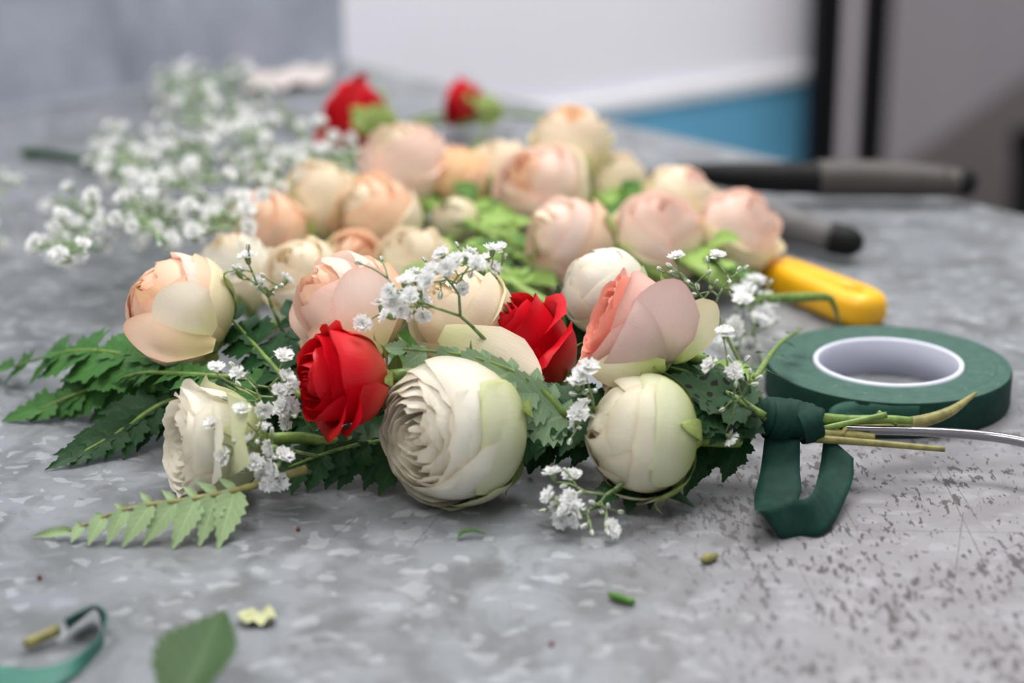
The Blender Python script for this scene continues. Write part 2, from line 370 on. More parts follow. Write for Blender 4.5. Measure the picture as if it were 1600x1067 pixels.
# layer: count, belly radius, tip height, tip radius, half width (rad), reflex, curl, material key index, point
TYPES = {
 'bud': [(2,.18,.98,.05,1.7,0,0,2,0),(3,.40,1.02,.13,1.5,0,0,2,0),(3,.62,1.02,.24,1.4,.02,0,2,.02),(3,.82,.96,.44,1.3,.06,.0,1,.03),(3,.96,.74,.74,1.2,.16,.02,1,.05),(3,1.02,.25,.98,1.0,.18,.02,0,.06)],
 'ball': [(3,.62,.97,.02,1.6,0,0,2,0),(3,.82,1.0,.06,1.5,0,0,2,0),(4,.93,.97,.14,1.3,0,0,1,.02),(4,.98,.86,.38,1.2,.02,0,1,.02),(3,1.02,.50,.84,1.15,.05,0,1,.03),(3,1.04,.05,1.02,1.0,.06,0,0,.04)],
 'hybrid': [(2,.12,1.0,.04,1.7,0,0,2,0),(3,.22,1.02,.10,1.5,0,0,2,0),(3,.34,1.03,.20,1.4,.0,0,2,0),(3,.48,1.02,.34,1.35,.03,0,2,.02),(3,.66,.98,.54,1.35,.06,.02,1,.04),(3,.86,.90,.76,1.35,.18,.03,1,.10),(3,.97,.62,.98,1.15,.34,.04,1,.14),(2,1.0,.2,1.08,.9,.34,.04,1,.12)],
 'globe': [(2,.09,.90,.03,1.7,0,0,2,0),(3,.20,.90,.11,1.3,0,0,2,0),(4,.33,.91,.22,1.1,.01,0,2,0),(5,.46,.91,.33,.95,.02,0,2,0),(5,.58,.90,.44,.9,.02,.02,2,0),(6,.70,.88,.54,.85,.03,.02,2,0),(6,.80,.84,.63,.8,.03,.02,2,0),(5,.89,.80,.70,.9,.04,.02,1,0),(4,.96,.70,.78,1.0,.05,.02,1,0),(3,1.0,.45,.90,1.0,.04,0,0,0)],
 'closed': [(3,.55,.86,.05,1.4,0,0,2,0),(3,.75,.93,.10,1.4,0,0,2,0),(4,.90,.95,.14,1.25,0,0,1,0),(3,.97,.90,.30,1.25,.0,0,1,0),(3,1.0,.30,.94,.95,.0,0,0,0)],
 'cup': [(3,.20,.75,.06,1.4,0,0,2,0),(3,.36,.82,.14,1.3,0,0,2,0),(4,.52,.88,.24,1.1,0,0,2,0),(4,.68,.92,.36,1.1,.02,0,2,0),(4,.82,.92,.46,1.1,.03,0,1,0),(4,.93,.86,.60,1.1,.05,.02,1,0),(3,1.0,.60,.80,1.1,.14,.02,1,.03),(3,1.02,.22,.99,.95,.16,.02,0,.04)],
 'tea': [(2,.13,1.02,.05,1.7,0,0,2,0),(3,.22,1.04,.10,1.5,0,0,2,0),(3,.34,1.06,.20,1.3,.0,0,2,0),(4,.47,1.06,.36,1.2,.04,0,2,0),(4,.62,1.02,.54,1.1,.10,.03,1,.03),(4,.76,.94,.74,1.0,.20,.04,1,.05),(4,.88,.74,.94,.95,.30,.05,1,.06),(3,.94,.42,1.06,.85,.34,.04,1,.07)],
 'open': [(3,.16,.60,.08,1.4,0,0,2,0),(4,.30,.70,.22,1.1,0,0,2,0),(5,.42,.78,.36,.95,.03,0,2,0),(6,.54,.84,.50,.8,.05,.02,2,0),(6,.66,.86,.64,.75,.08,.03,2,0),(6,.78,.84,.78,.75,.12,.03,2,0),(5,.88,.76,.92,.8,.14,.03,1,.02),(3,.96,.50,1.10,.85,.35,.05,1,.03),(3,1.0,.10,1.18,.85,.45,.05,0,.05)],
}
def rose(px, py, rpx, ax, typ, mats, label, group, z=None, Y=None, stretch=1.0, stem=None, sepal=.9, sepw=.22, sepmat='sepal', leaves=(), seed=1, stemr=.0017, spin=0, name='rose', extra=(), sepref=.1, skip=()):
    rnd = random.Random(seed*17+3)
    p = Z(px, py, z) if Y is None else D(px, py, Y)
    R = rpx*mpp(p); axv = cdir(*ax); B = basis(axv, spin)
    mw = Matrix.Translation(p) @ (B @ Matrix.Diagonal((R, R, R*stretch))).to_4x4()
    root = empty(name, p, label, 'flower', group)
    th = rnd.uniform(0, 6.28)
    for li, (n, bel, zt, rt, w, rf, cu, mk, pt) in enumerate(TYPES[typ]):
        if li in skip: continue
        th += 2.4
        for k in range(n):
            petal('petal', root, mw, bel*rnd.uniform(.97, 1.03), zt+rnd.uniform(-.06, .06), rt*rnd.uniform(.93, 1.07), w*rnd.uniform(.9, 1.1), th+2*PI*k/n+rnd.uniform(-.12, .12),
                  M[mats[mk]], spiral=.06*bel+.02, reflex=rf*rnd.uniform(.6, 1.4), curl=cu, ripple=.018, tr=rnd.uniform(.16, .3), point=pt, rnd=rnd)
    for (bel, zt, rt, w, t0, mk, rf, cu, tr) in extra:
        petal('petal', root, mw, bel, zt, rt, w, t0, M[mk], spiral=.02, reflex=rf, curl=cu, ripple=.015, tr=tr, rnd=rnd)
    # green cup and sepals
    cal = lathe('calyx', [(.001, -1.22), (.10, -1.20), (.17, -1.10), (.20, -1.0), (.16, -.93)], M['sepal'], root, mw, 14)
    if sepal:
        t0 = rnd.uniform(0, 6)
        for k in range(5):
            L = sepal*rnd.uniform(.75, 1.1)
            petal('sepal', cal, mw, min(1.08, .45+.65*L), -1+.95*L, min(1.08, .40+.68*L)+sepref, sepw, t0+k*2*PI/5, M[sepmat], spiral=0, reflex=sepref+rnd.uniform(0, .25), curl=0, ripple=.02, tr=.12, base=-1.06, rnd=rnd, nu=5, nv=11, taper=1)
    st_ = root
    if stem:
        base = p-axv*R*stretch*1.18
        pts = [base, base-axv*R*.7]+list(stem)
        for q in pts[1:]: q.z = max(q.z, .004)
        st_ = tube('stem', pts, [stemr*1.25, stemr, stemr], M['stem'], root, n=14, sides=7)
    for (lp, tip, wd_, mt, nrm) in leaves: leaf_obj('leaf', st_, lp, tip, wd_, M[mt], nrm, seed=seed)
    return root

def free_petal(parent, base, tip, hw, nrm, mat, cup=.25, curl=0.0, seed=0, name='petal', nu=11, nv=12):
    """a broad cupped petal from base to tip, its outer face along nrm"""
    rnd = random.Random(seed); y = tip-base; L = y.length; y = y/L; z = (nrm-y*nrm.dot(y)).normalized(); x = y.cross(z); ph = rnd.uniform(0, 6); V = []; UV = []
    for j in range(nv):
        v = j/(nv-1)
        for i in range(nu):
            u = -1+2*i/(nu-1); vt = v*(1-.30*abs(u)**2.4*v)+.015*math.sin(5*u+ph)*v**3
            w = hw*(.30+.70*min(1, v/.55)**.8)
            h = cup*hw*(1-u*u)*math.sin(PI*min(1, .15+.75*vt))+.3*cup*L*math.sin(PI*vt)+curl*L*max(0, vt-.7)**2*4
            V.append(base+y*L*vt+x*w*u+z*(h+.02*L*math.sin(4*u+ph)*v**3)); UV.append((u*.5+.5, v))
    F = [(j*nu+i, j*nu+i+1, (j+1)*nu+i+1, (j+1)*nu+i) for j in range(nv-1) for i in range(nu-1)]
    return link(name, mesh(name, V, F, UV), parent, M[mat])
# ------------------------------------------------------------------ leaves and fern
def leaf_geo(teeth=9, shape=1.0, fold=.18, droop=.15, lobes=0, tooth=.10, wave=.04, seed=0):
    """unit leaf, length 1 along Y, half width 1 along X (scaled later), normal Z"""
    rnd = random.Random(seed); V = []; UV = []; st = []
    n = teeth*2+1; ph = rnd.uniform(0, 6)
    for i in range(n):
        t = i/(n-1); w = math.sin(PI*min(1, t*.985+.012)**shape)**.85*(1-.38*t*t)
        if lobes:
            w *= .62+.38*abs(math.cos(PI*lobes*t))
        if i % 2: w *= 1+tooth; tt = min(1, t+.35/n)
        else: w *= 1-tooth*.6; tt = t
        for k, u in enumerate((-1, -.5, 0, .5, 1)):
            ty = tt if abs(u) == 1 else t
            V.append((u*w, ty, (abs(u)*w*fold - droop*t*t + wave*math.sin(7*t+ph+u)*abs(u)*w))); UV.append((u*.5+.5, t))
    F = [(i*5+k, i*5+k+1, (i+1)*5+k+1, (i+1)*5+k) for i in range(n-1) for k in range(4)]
    return V, F, UV
LEAFS = {}
def leaf_mesh(kind, mat):
    key = (kind, mat.name)
    if key not in LEAFS:
        k, s = kind.split(':'); s = int(s)
        if k == 'rose': g = leaf_geo(10, .82, .2, .22, 0, .09, .05, s)
        elif k == 'fern': g = leaf_geo(7, .62, .10, .18, 0, .16, .05, s)
        elif k == 'lobed': g = leaf_geo(14, .6, .12, .2, 4, .10, .06, s)
        else: g = leaf_geo(8, .9, .3, .3, 0, .02, .03, s)
        me = mesh(k+'_leaf', *g); me.materials.append(mat)
        for p in me.polygons: p.use_smooth = True
        LEAFS[key] = me
    return LEAFS[key]
def place_leaf(name, parent, base, tip, hw, mat, nrm, kind='rose', seed=0):
    y = tip-base; L = y.length; y = y/L; z = (nrm-y*nrm.dot(y)).normalized(); x = y.cross(z)
    me = leaf_mesh('%s:%d' % (kind, seed % 4), mat)
    o = bpy.data.objects.new(name, me); C.objects.link(o)
    mw = Matrix.Translation(base) @ (Matrix((x*hw, y*L, z*L*.6)).transposed()).to_4x4()
    if parent:
        o.parent = parent; o.matrix_parent_inverse = Matrix.Identity(4); o.matrix_basis = (Matrix.Translation(-parent.location) if parent.type == 'EMPTY' else Matrix.Identity(4)) @ mw
    else: o.matrix_basis = mw
    return o
def leaf_obj(name, parent, base, tip, hw, mat, nrm, seed=0, kind='rose'):
    return place_leaf(name, parent, base, tip, hw, mat, nrm, kind, seed)
def frond(label, pts, lens, hw, mat, nrm, n=9, ang=58, sides=(1, -1), kind='fern', group='fern fronds in the garland', seed=1, rr=.0008, start=.12, name='fern_frond', tiptaper=True, droop=.15, stemmat='stem', sidek=(1, 1)):
    rnd = random.Random(seed); root = empty(name, pts[0].copy(), label, 'fern', group)
    tube('rachis', pts, [rr*1.5, rr, rr*.5], M[stemmat], root, n=18, sides=6)
    Q = crom(pts, 101)
    for i in range(n):
        t = start+(1-start)*(i/(n-.4)); k = min(99, int(t*100)); T = (Q[k+1]-Q[max(0, k-1)]).normalized()
        N = nrm if not callable(nrm) else nrm(t); N = (N-T*N.dot(T)).normalized(); S = N.cross(T)
        L = lerp_list(lens, t)
        for si, s in enumerate(sides):
            a = math.radians(ang+rnd.uniform(-7, 7)-18*t)
            d = T*math.cos(a)+S*(s*math.sin(a))-N*droop*rnd.uniform(.4, 1.6)
            l2 = L*rnd.uniform(.9, 1.1)*sidek[si]
            tip = Q[k]+d.normalized()*l2
            if tip.z < .0015: tip.z = .0015
            place_leaf('leaflet', root, Q[k]+Vector((0, 0, .0002)), tip, hw*l2, M[mat], N, kind, rnd.randint(0, 3))
    k = 100; T = (Q[100]-Q[97]).normalized(); N = nrm if not callable(nrm) else nrm(1.0)
    tip = Q[99]+T*lens[-1]*1.3; tip.z = max(tip.z, .0015)
    place_leaf('leaflet', root, Q[98], tip, hw*lens[-1]*.9, M[mat], N, kind, 1)
    return root

# ------------------------------------------------------------------ gypsophila
def floret_mesh(seed):
    rnd = random.Random(seed); V = []; F = []; UV = []; MI = []
    for (n, L, el, w) in ((6, 1.0, .12, .36), (6, .92, .40, .34), (6, .78, .75, .30), (5, .55, 1.1, .24)):
        t0 = rnd.uniform(0, 6)
        for k in range(n):
            a = t0+2*PI*k/n+rnd.uniform(-.2, .2); e = el+rnd.uniform(-.18, .18); l = L*rnd.uniform(.85, 1.1); o = len(V)
            r = Vector((math.cos(a)*math.cos(e), math.sin(a)*math.cos(e), math.sin(e))); s = Vector((-math.sin(a), math.cos(a), 0)); up = r.cross(s)*-1
            q = rnd.uniform(-.12, .12)
            for (c, sx, h) in ((.05, -.06, 0), (.05, .06, 0), (.55, -.7, .06+q), (.55, 0, -.05), (.55, .7, .06-q), (.95, -.95, .12-q), (.86, 0, .02), (.97, .9, .10+q)):
                V.append(r*l*c + s*w*sx + up*(-h)); UV.append((.5+sx*.3, c))
            F += [(o, o+1, o+3), (o, o+3, o+2), (o+1, o+4, o+3), (o+2, o+3, o+6, o+5), (o+3, o+4, o+7, o+6)]; MI += [0]*5
    o = len(V); m = 7
    for (r, z) in ((.07, -.75), (.24, -.5), (.30, -.1), (.24, .08)):
        for k in range(m): V.append((r*math.cos(2*PI*k/m), r*math.sin(2*PI*k/m), z)); UV.append((.5, .5))
    for j in range(3):
        for k in range(m): F.append((o+j*m+k, o+j*m+(k+1) % m, o+(j+1)*m+(k+1) % m, o+(j+1)*m+k)); MI.append(1)
    me = mesh('floret', V, F, UV); me.materials.append(M['gyp']); me.materials.append(M['bud_green'])
    for p, i in zip(me.polygons, MI): p.material_index = i; p.use_smooth = i == 1
    return me
def bud_mesh():
    V = []; F = []; MI = []; m = 10
    prof = ((.05, -1), (.38, -.75), (.52, -.3), (.50, .15), (.36, .6), (.03, .85))
    for (r, z) in prof:
        for k in range(m): V.append((r*math.cos(2*PI*k/m), r*math.sin(2*PI*k/m), z))
    for j in range(5):
        for k in range(m):
            F.append((j*m+k, j*m+(k+1) % m, (j+1)*m+(k+1) % m, (j+1)*m+k)); MI.append(1 if (k % 2 == 0 and j < 4) or j == 0 else 0)
    me = mesh('bud', V, F, [(.5, .6)]*len(V)); me.materials.append(M['gyp']); me.materials.append(M['bud_green'])
    for p, i in zip(me.polygons, MI): p.material_index = i; p.use_smooth = True
    return me
FLO = [floret_mesh(s) for s in (1, 2, 3, 4)]; BUD = bud_mesh()
def inst(name, me, parent, loc, axis, s, roll):
    o = bpy.data.objects.new(name, me); C.objects.link(o); o.parent = parent
    o.matrix_basis = Matrix.Translation(loc-parent.location) @ (basis(axis, roll) @ Matrix.Diagonal((s, s, s))).to_4x4()
    return o
def sprig(label, rootpts, flowers, buds=(), fs=.0033, bs=.0014, seed=1, mat='gyp_stem', r0=.0006, group='baby\'s breath sprigs in the garland', face=None):
    """rootpts: path of the main stem; flowers / buds: end points of the branching tips"""
    rnd = random.Random(seed); root = empty('babys_breath_sprig', rootpts[0].copy(), label, 'flower', group)
    paths = [([p.copy() for p in rootpts], [r0*1.3, r0])]
    tips = [(p, 'f') for p in flowers]+[(p, 'b') for p in buds]
    face = face or cdir(0, .5, .8)
    def grow(node, T, lvl):
        if len(T) == 1:
            p, k = T[0]; d = (p-node)
            dl = d.length; d = d.normalized() if dl > 1e-6 else face
            s = (fs if k == 'f' else bs)*rnd.uniform(.85, 1.15)
            axis = (d*.6+face*.5+Vector((rnd.uniform(-.5, .5), rnd.uniform(-.5, .5), rnd.uniform(-.3, .5)))).normalized() if k == 'f' else (d+Vector((rnd.uniform(-.2, .2), rnd.uniform(-.2, .2), .2))).normalized()
            end = p-axis*s*.8
            mid = node.lerp(end, .55)+Vector((rnd.uniform(-.1, .1), rnd.uniform(-.1, .1), rnd.uniform(-.02, .1)))*dl*.5
            paths.append(([node, mid, end], [r0*.55, r0*.4]))
            if k == 'f': inst('floret', rnd.choice(FLO), root, p, axis, s, rnd.uniform(0, 6))
            else: inst('bud', BUD, root, p, axis, s, rnd.uniform(0, 6))
            return
        c = sum((t[0] for t in T), Vector())/len(T)
        pts = np.array([tuple(t[0]) for t in T]); pts = pts-pts.mean(0); w = np.linalg.svd(pts, full_matrices=False)[2][0]
        order = np.argsort(pts @ w); h = len(T)//2+(rnd.randint(-1, 1) if len(T) > 4 else 0)
        new = node.lerp(c, .42 if lvl else .3)
        new += Vector((rnd.uniform(-.08, .08), rnd.uniform(-.08, .08), rnd.uniform(-.05, .05)))*(c-node).length
        paths.append(([node, new], [r0*max(.5, .95-.12*lvl), r0*max(.45, .85-.12*lvl)]))
        grow(new, [T[i] for i in order[:h]], lvl+1); grow(new, [T[i] for i in order[h:]], lvl+1)
    grow(rootpts[-1], tips, 0)
    multi_tube('stem', paths, M[mat], root, 5)
    return root

# ================================================================== the garland in front
GR = 'roses bound into the garland'
BND = Z(1205, 652, .022)
def tobind(*mid): return [Vector(m) for m in mid]+[BND.copy()+Vector((0, random.Random(len(mid)).uniform(-.003, .003), 0))]
up = Vector((0, 0, 1))
WH = ('white_green', 'white', 'white'); PE = ('peach', 'peach', 'peach_in'); CR = ('cream_green', 'cream', 'cream'); RD = ('red', 'red', 'red_in'); BL = ('cream_green', 'blush', 'blush')
lft = rose(277, 484, 80, (-.66, .40, .60), 'ball', ('cream_green', 'peach', 'peach_in'), 'peach rose with pink flush at the garland\'s left tip', GR, z=.042, seed=11, spin=.4,
     stem=tobind(Z(480, 585, .02), Z(800, 630, .016)), sepal=.95, sepw=.2,
     extra=[(1.04, .05, 1.02, .9, -1.2, 'cream_green', .12, .02, .25), (1.03, .62, .86, .9, .9, 'blush', .05, 0, .2)])
rose(332, 690, 80, (-.93, -.02, .42), 'open', WH, 'white rose lying on its side beneath the peach rose at far left', GR, z=.0175, seed=23, stretch=.98,
     stem=tobind(Z(560, 690, .012), Z(900, 660, .014)), sepal=.8, extra=[(1.04, .2, 1.0, 1.0, -.4, 'white_green', .05, 0, .2)])
rose(538, 592, 72, (-.88, -.04, .42), 'hybrid', RD, 'red rose left of the big white rose', GR, z=.037, seed=35, stretch=.92, sepal=.55, sepw=.3,
     stem=tobind(Z(700, 620, .02), Z(900, 650, .018)))
rose(708, 672, 110, (-.70, -.08, .70), 'globe', ('white_green', 'white', 'white'), 'large white rose with full whorled centre at the garland\'s front middle', GR, z=.0225, seed=41, stretch=.93,
     stem=tobind(Z(860, 690, .012), Z(1050, 675, .016)), sepal=.9, extra=[(1.045, .34, .92, .85, .1, 'white_green', 0, 0, .2), (1.05, .1, 1.0, .8, -1.35, 'white_green', .05, 0, .2)])
rose(824, 542, 68, (-.50, .62, .34), 'hybrid', RD, 'red rose between the cream rose and the pink rose', GR, z=.036, seed=52, stretch=1.12, sepal=.5,
     stem=tobind(Z(960, 640, .022)))
crm = rose(722, 500, 78, (-.5, .50, .50), 'bud', ('cream_green', 'cream', 'cream'), 'cream rose behind the spray of white florets at the garland\'s middle', GR, z=.043, seed=63,
     stem=tobind(Z(900, 610, .025)), sepal=.9, extra=[(1.05, -.1, 1.1, .8, -1.5, 'cream', .35, .02, .25), (1.05, -.1, 1.1, .7, -.6, 'cream', .35, .02, .25)])
pch = rose(545, 482, 82, (-.62, .45, .38), 'bud', ('peach', 'blush', 'peach'), 'pale peach rose directly behind the left red rose', GR, z=.047, seed=74,
     stem=tobind(Z(760, 590, .022), Z(960, 635, .02)), sepal=.9, extra=[(1.06, 0, 1.08, .8, -2.0, 'peach', .3, .02, .2)])
rose(942, 452, 64, (-.55, .55, .3), 'ball', ('white_green', 'white', 'white'), 'ivory rosebud tucked behind the pink rose', GR, z=.045, seed=85,
     stem=tobind(Z(1080, 590, .022)), sepal=.7)
pk = rose(988, 515, 84, (-.88, .40, .10), 'open', ('blush', 'pink', 'salmon'), 'salmon pink rose with turned back outer petals', GR, z=.048, seed=98, stretch=.86, skip=(7, 8),
     stem=tobind(Z(1120, 620, .028)), sepal=.85, extra=[(1.08, .45, 1.02, 1.0, -.1, 'dusty', .08, .02, .15), (1.06, .1, 1.1, .8, -1.2, 'cream_green', .15, .02, .2)])
rose(1000, 682, 92, (-.95, .06, .24), 'ball', ('white_green', 'white_spot', 'white_spot'), 'closed white rose with brown nicks at the garland\'s right end', GR, z=.0215, seed=107, stretch=.92,
     stem=tobind(Z(1120, 680, .016)), sepal=.9, sepw=.26, extra=[(1.045, .22, .90, .95, .75, 'white_green', 0, 0, .15)])

free_petal(pk, D(1012, 580, .600), D(1052, 434, .596), .0108, cdir(.15, .15, 1), 'dusty', .3, seed=1)
free_petal(pk, D(1045, 572, .606), D(1108, 466, .602), .0075, cdir(.4, .2, .9), 'cream_green', .25, seed=2)
free_petal(pk, D(1040, 570, .592), D(925, 580, .594), .0058, cdir(0, -.3, .95), 'cream_green', .3, seed=3)
free_petal(crm, D(690, 520, .606), D(842, 596, .600), .0100, cdir(-.1, .35, .9), 'cream', .15, .1, seed=4)
free_petal(pch, D(590, 540, .620), D(478, 545, .617), .0080, cdir(-.2, -.1, .95), 'peach', .25, seed=5)
free_petal(pch, D(578, 560, .612), D(566, 415, .617), .0105, cdir(.1, .15, 1), 'blush', .25, seed=6)
free_petal(lft, D(335, 540, .606), D(196, 504, .604), .0076, cdir(-.1, -.35, .9), 'peach', .55, .04, seed=7)
free_petal(lft, D(330, 520, .607), D(246, 456, .602), .0100, cdir(-.1, .1, 1), 'cream', .4, .02, seed=8)
# ------------------------------------------------------------------ roses lying behind
BG = 'cut roses lying behind the garland'
ST = lambda x, y: [Z(x, y, .006)]
def leaves_for(seed, px, py, z, n, reach=60, mats=('leaf', 'leaf_lite')):
    r = random.Random(seed); out = []
    for k in range(n):
        b = Z(px+r.uniform(-26, 26), py+r.uniform(-12, 14), z*r.uniform(.7, 1.2)); a = r.uniform(0, 2*PI); L = reach*r.uniform(.7, 1.1)*mpp(b)
        tip = b+Vector((math.cos(a), math.sin(a)*.8, r.uniform(-.25, .5)))*L; tip.z = max(tip.z, .003)
        out.append((b, tip, L*r.uniform(.26, .38), r.choice(mats), (up+Vector((r.uniform(-.5, .5), r.uniform(-.9, .1), 0))).normalized()))
    return out
back = [
 # px, py, r, axis, type, mats, label, z, stem end
 (420, 366, 53, (-.55, .45, .6), 'bud', ('peach', 'peach', 'cream'), 'peach rose at the left end of the loose back roses', .024, (640, 420)),
 (500, 318, 52, (-.3, .75, .5), 'bud', CR, 'cream rose standing above the leftmost back peach rose', .030, (660, 400)),
 (590, 346, 55, (-.5, .5, .55), 'bud', ('cream', 'peach', 'cream'), 'peach and white rose in the second place from the back row\'s left', .026, (720, 420)),
 (632, 268, 60, (-.2, .8, .45), 'bud', ('blush', 'blush', 'cream'), 'large pale peach rose just below the back red rose', .030, (740, 360)),
 (716, 284, 44, (-.5, .6, .3), 'bud', ('peach', 'peach_in', 'peach_in'), 'golden peach rose between two cream roses in the back row', .026, (790, 380)),
 (782, 276, 46, (-.1, .9, .3), 'bud', CR, 'yellowish cream rose at the middle of the back row', .026, (820, 390)),
 (848, 300, 58, (-.45, .55, .6), 'bud', ('cream', 'blush', 'peach'), 'beige rose seen from below in the back row', .028, (900, 400)),
 (893, 228, 48, (.05, .85, .35), 'bud', ('cream_green', 'cream', 'peach_in'), 'tallest back rose, cream with orange edge, against the grey tabletop', .040, (900, 340)),
 (962, 290, 40, (.1, .8, .4), 'bud', CR, 'small cream rose beside the dark shears', .022, (900, 350)),
 (890, 378, 55, (-.75, .35, .45), 'bud', ('peach', 'blush', 'cream'), 'peach rose with a white upper petal above the ivory rosebud', .028, (1000, 350)),
 (892, 418, 46, (-.7, -.2, .5), 'bud', ('blush', 'blush', 'blush'), 'dusky blush rose right behind the ivory rosebud', .016, (1000, 430)),
 (1062, 318, 46, (.35, .75, .35), 'bud', ('cream_green', 'cream', 'blush'), 'cream rose turned toward the grey shears handle', .028, (940, 330)),
 (1030, 376, 58, (.15, .75, .55), 'bud', BL, 'blush rose with green sepals above the pink garland rose', .024, (900, 390)),
 (1150, 366, 54, (.35, .75, .4), 'bud', BL, 'blush rose nearest the yellow handle', .024, (1000, 420)),
 (710, 346, 32, (-.4, .5, .7), 'closed', CR, 'small cream rosebud among the green stems', .018, (800, 400)),
 (478, 436, 50, (-.4, .5, .6), 'bud', CR, 'yellow green cream rose between the two front peach roses', .030, (640, 460)),
 (368, 428, 50, (-.3, .8, .3), 'bud', ('cream', 'white', 'cream'), 'cream white rose half hidden behind the left peach rose', .026, (560, 460)),
 (645, 415, 48, (-.2, .7, .5), 'bud', CR, 'pale cream rose behind the white floret spray', .024, (780, 430)),
 (556, 410, 40, (.3, .4, .6), 'bud', ('cream_green', 'peach', 'peach'), 'half hidden peach rose above the pale peach garland rose', .022, (700, 440)),
]
for i, (px, py, r, ax, ty, mt, lab, z, se) in enumerate(back):
    rose(px, py, r*1.17, ax, ty, mt, lab, BG, z=z, stretch=1.06, seed=200+i*7, stem=ST(*se), sepal=1.0, sepw=.24, stemr=.0022,
         leaves=leaves_for(300+i, (px*1.2+se[0]*.8)/2, (py*1.1+se[1]*.9)/2, .022, 3, 62, ('leaf', 'leaf_lite', 'leaf_lite')))
LG = [(815, 395, 9), (770, 350, 8), (935, 325, 9), (1000, 325, 6), (660, 315, 6), (1110, 410, 6), (560, 430, 4), (705, 400, 6), (985, 400, 5), (800, 435, 8), (745, 315, 5), (1090, 350, 4)]
for i, (px, py, n) in enumerate(LG):
    p = Z(px, py, .006); places = ['beside the dusky blush rose', 'right of the small cream rosebud', 'under the tallest back rose', 'left of the shears handle', 'under the large pale peach rose', 'below the blush rose nearest the yellow handle', 'behind the pale peach garland rose', 'behind the white floret spray', 'behind the ivory rosebud', 'behind the right red rose', 'between the golden peach rose and the small rosebud', 'between the two right hand blush roses']
    root = empty('leafy_branch', p, 'green rose stem with leaves lying '+places[i], 'stem', 'loose leafy stems among the back roses')
    r = random.Random(500+i)
    for k in range(3):
        o1, o2 = r.uniform(-25, 25), r.uniform(-18, 18); tube('stem', [Z(px-60+o1, py-34+o2, .020), Z(px+o1, py+o2, .020), Z(px+55+o1*1.3, py+28+o2*1.3, .014)], [.0018, .0021], M['stem_lime'], root, n=8, sides=7)
    st_ = tube('stem', [Z(px-70, py-38, .012), Z(px-10, py-6, .012), Z(px+60, py+30, .007)], [.0018, .0022], M['leaf_lite' if False else 'stem'], root, n=10, sides=7)
    for (b, tip, hw, mt, nr) in leaves_for(600+i, px, py, .020, n, 70, ('leaf', 'leaf_lite', 'leaf_lite')): place_leaf('leaf', st_, b, tip, hw, M[mt], nr, 'rose', i)
# red roses far behind
bk1 = rose(556, 192, 58, (-.82, .34, -.1), 'tea', RD, 'red rose with long green sepals lying behind the white floret heap', 'red roses lying at the back', z=.026, seed=811, stretch=.8, sepal=1.25, sepw=.3, sepmat='leaf_lite', stem=[Z(650, 195, .012), Z(760, 190, .004)])
bk2 = rose(724, 163, 35, (-.85, .2, .0), 'tea', RD, 'smaller red rose at the far back near the white wall', 'red roses lying at the back', z=.018, seed=822, stretch=.8, sepal=1.35, sepw=.34, sepmat='leaf_lite', stem=[Z(800, 178, .006), Z(850, 183, .004)])
def at_z(px, py, z, dy): 
    p = Z(px, py, z); return D(px, py, p.y+dy)
yb = Z(556, 192, .026).y; yc = Z(724, 163, .018).y
for (b, t, hw) in (((628, 212), (548, 186), .0062), ((630, 208), (575, 168), .0052), ((622, 222), (575, 236), .0055)): free_petal(bk1, D(*b, yb-.016), D(*t, yb-.020), hw, cdir(0, .2, 1), 'sepal', .3, name='sepal')
for (b, t, hw) in (((560, 205), (492, 222), .0085), ((575, 190), (520, 150), .0095), ((575, 195), (585, 142), .0085), ((600, 200), (592, 236), .0055)): free_petal(bk1, D(*b, yb-.008), D(*t, yb-.012), hw, cdir(-.2, .2, 1), 'red', .3)
for (b, t, hw) in (((786, 172), (742, 158), .0056), ((784, 180), (748, 190), .0050)): free_petal(bk2, D(*b, yc-.012), D(*t, yc-.014), hw, cdir(0, .2, 1), 'sepal', .3, name='sepal')
for (b, t, hw) in (((735, 170), (704, 140), .0070), ((738, 165), (742, 134), .0060)): free_petal(bk2, D(*b, yc-.008), D(*t, yc-.010), hw, cdir(-.2, .2, 1), 'red', .3)
for i, (a, b, lab) in enumerate((((640, 192), (700, 178), 'thin green stem lying left of the far red rose'), ((735, 240), (765, 205), 'short green stem in front of the far red rose'), ((430, 165), (482, 225), 'thin green stem right of the white floret heap'))):
    tag(tube('cut_stem', [Z(*a, .004), Z((a[0]+b[0])/2, (a[1]+b[1])/2-4, .006), Z(*b, .004)], [.0016, .0012], M['stem']), lab, 'stem', 'loose stems at the back')
tag(tube('cut_stem', [Z(38, 239, .004), Z(80, 242, .005), Z(150, 254, .006)], [.0028, .0024], M['fern']), 'dark green cut stem end poking left out of the white floret heap', 'stem', 'loose stems at the back')

# ------------------------------------------------------------------ fern
N1 = cdir(.1, .75, .65)
FG = 'fern fronds in the garland'
m_ = lambda px: px*.66/FPX
frond('dark fern frond reaching furthest left under the peach rose', [Z(345, 585, .022), Z(230, 560, .024), Z(120, 548, .020), Z(15, 574, .006)], [m_(90), m_(130), m_(110), m_(64)], .42, 'fern_mid', cdir(.1, .6, .8), n=6, kind='lobed', seed=3, ang=40, droop=.1)
frond('lighter fern frond below the furthest left frond', [Z(340, 600, .018), Z(250, 592, .016), Z(150, 605, .011), Z(60, 640, .004)], [m_(80), m_(115), m_(96), m_(54)], .42, 'fern_mid', cdir(0, .55, .8), n=6, kind='lobed', seed=5, ang=40, droop=.2)
frond('dark fern frond pointing down left beside the lying white rose', [Z(330, 610, .020), Z(255, 630, .014), Z(190, 672, .008), Z(120, 712, .003)], [m_(90), m_(104), m_(80), m_(46)], .30, 'fern', cdir(.15, .5, .8), n=7, kind='lobed', seed=7, ang=44, droop=.15)
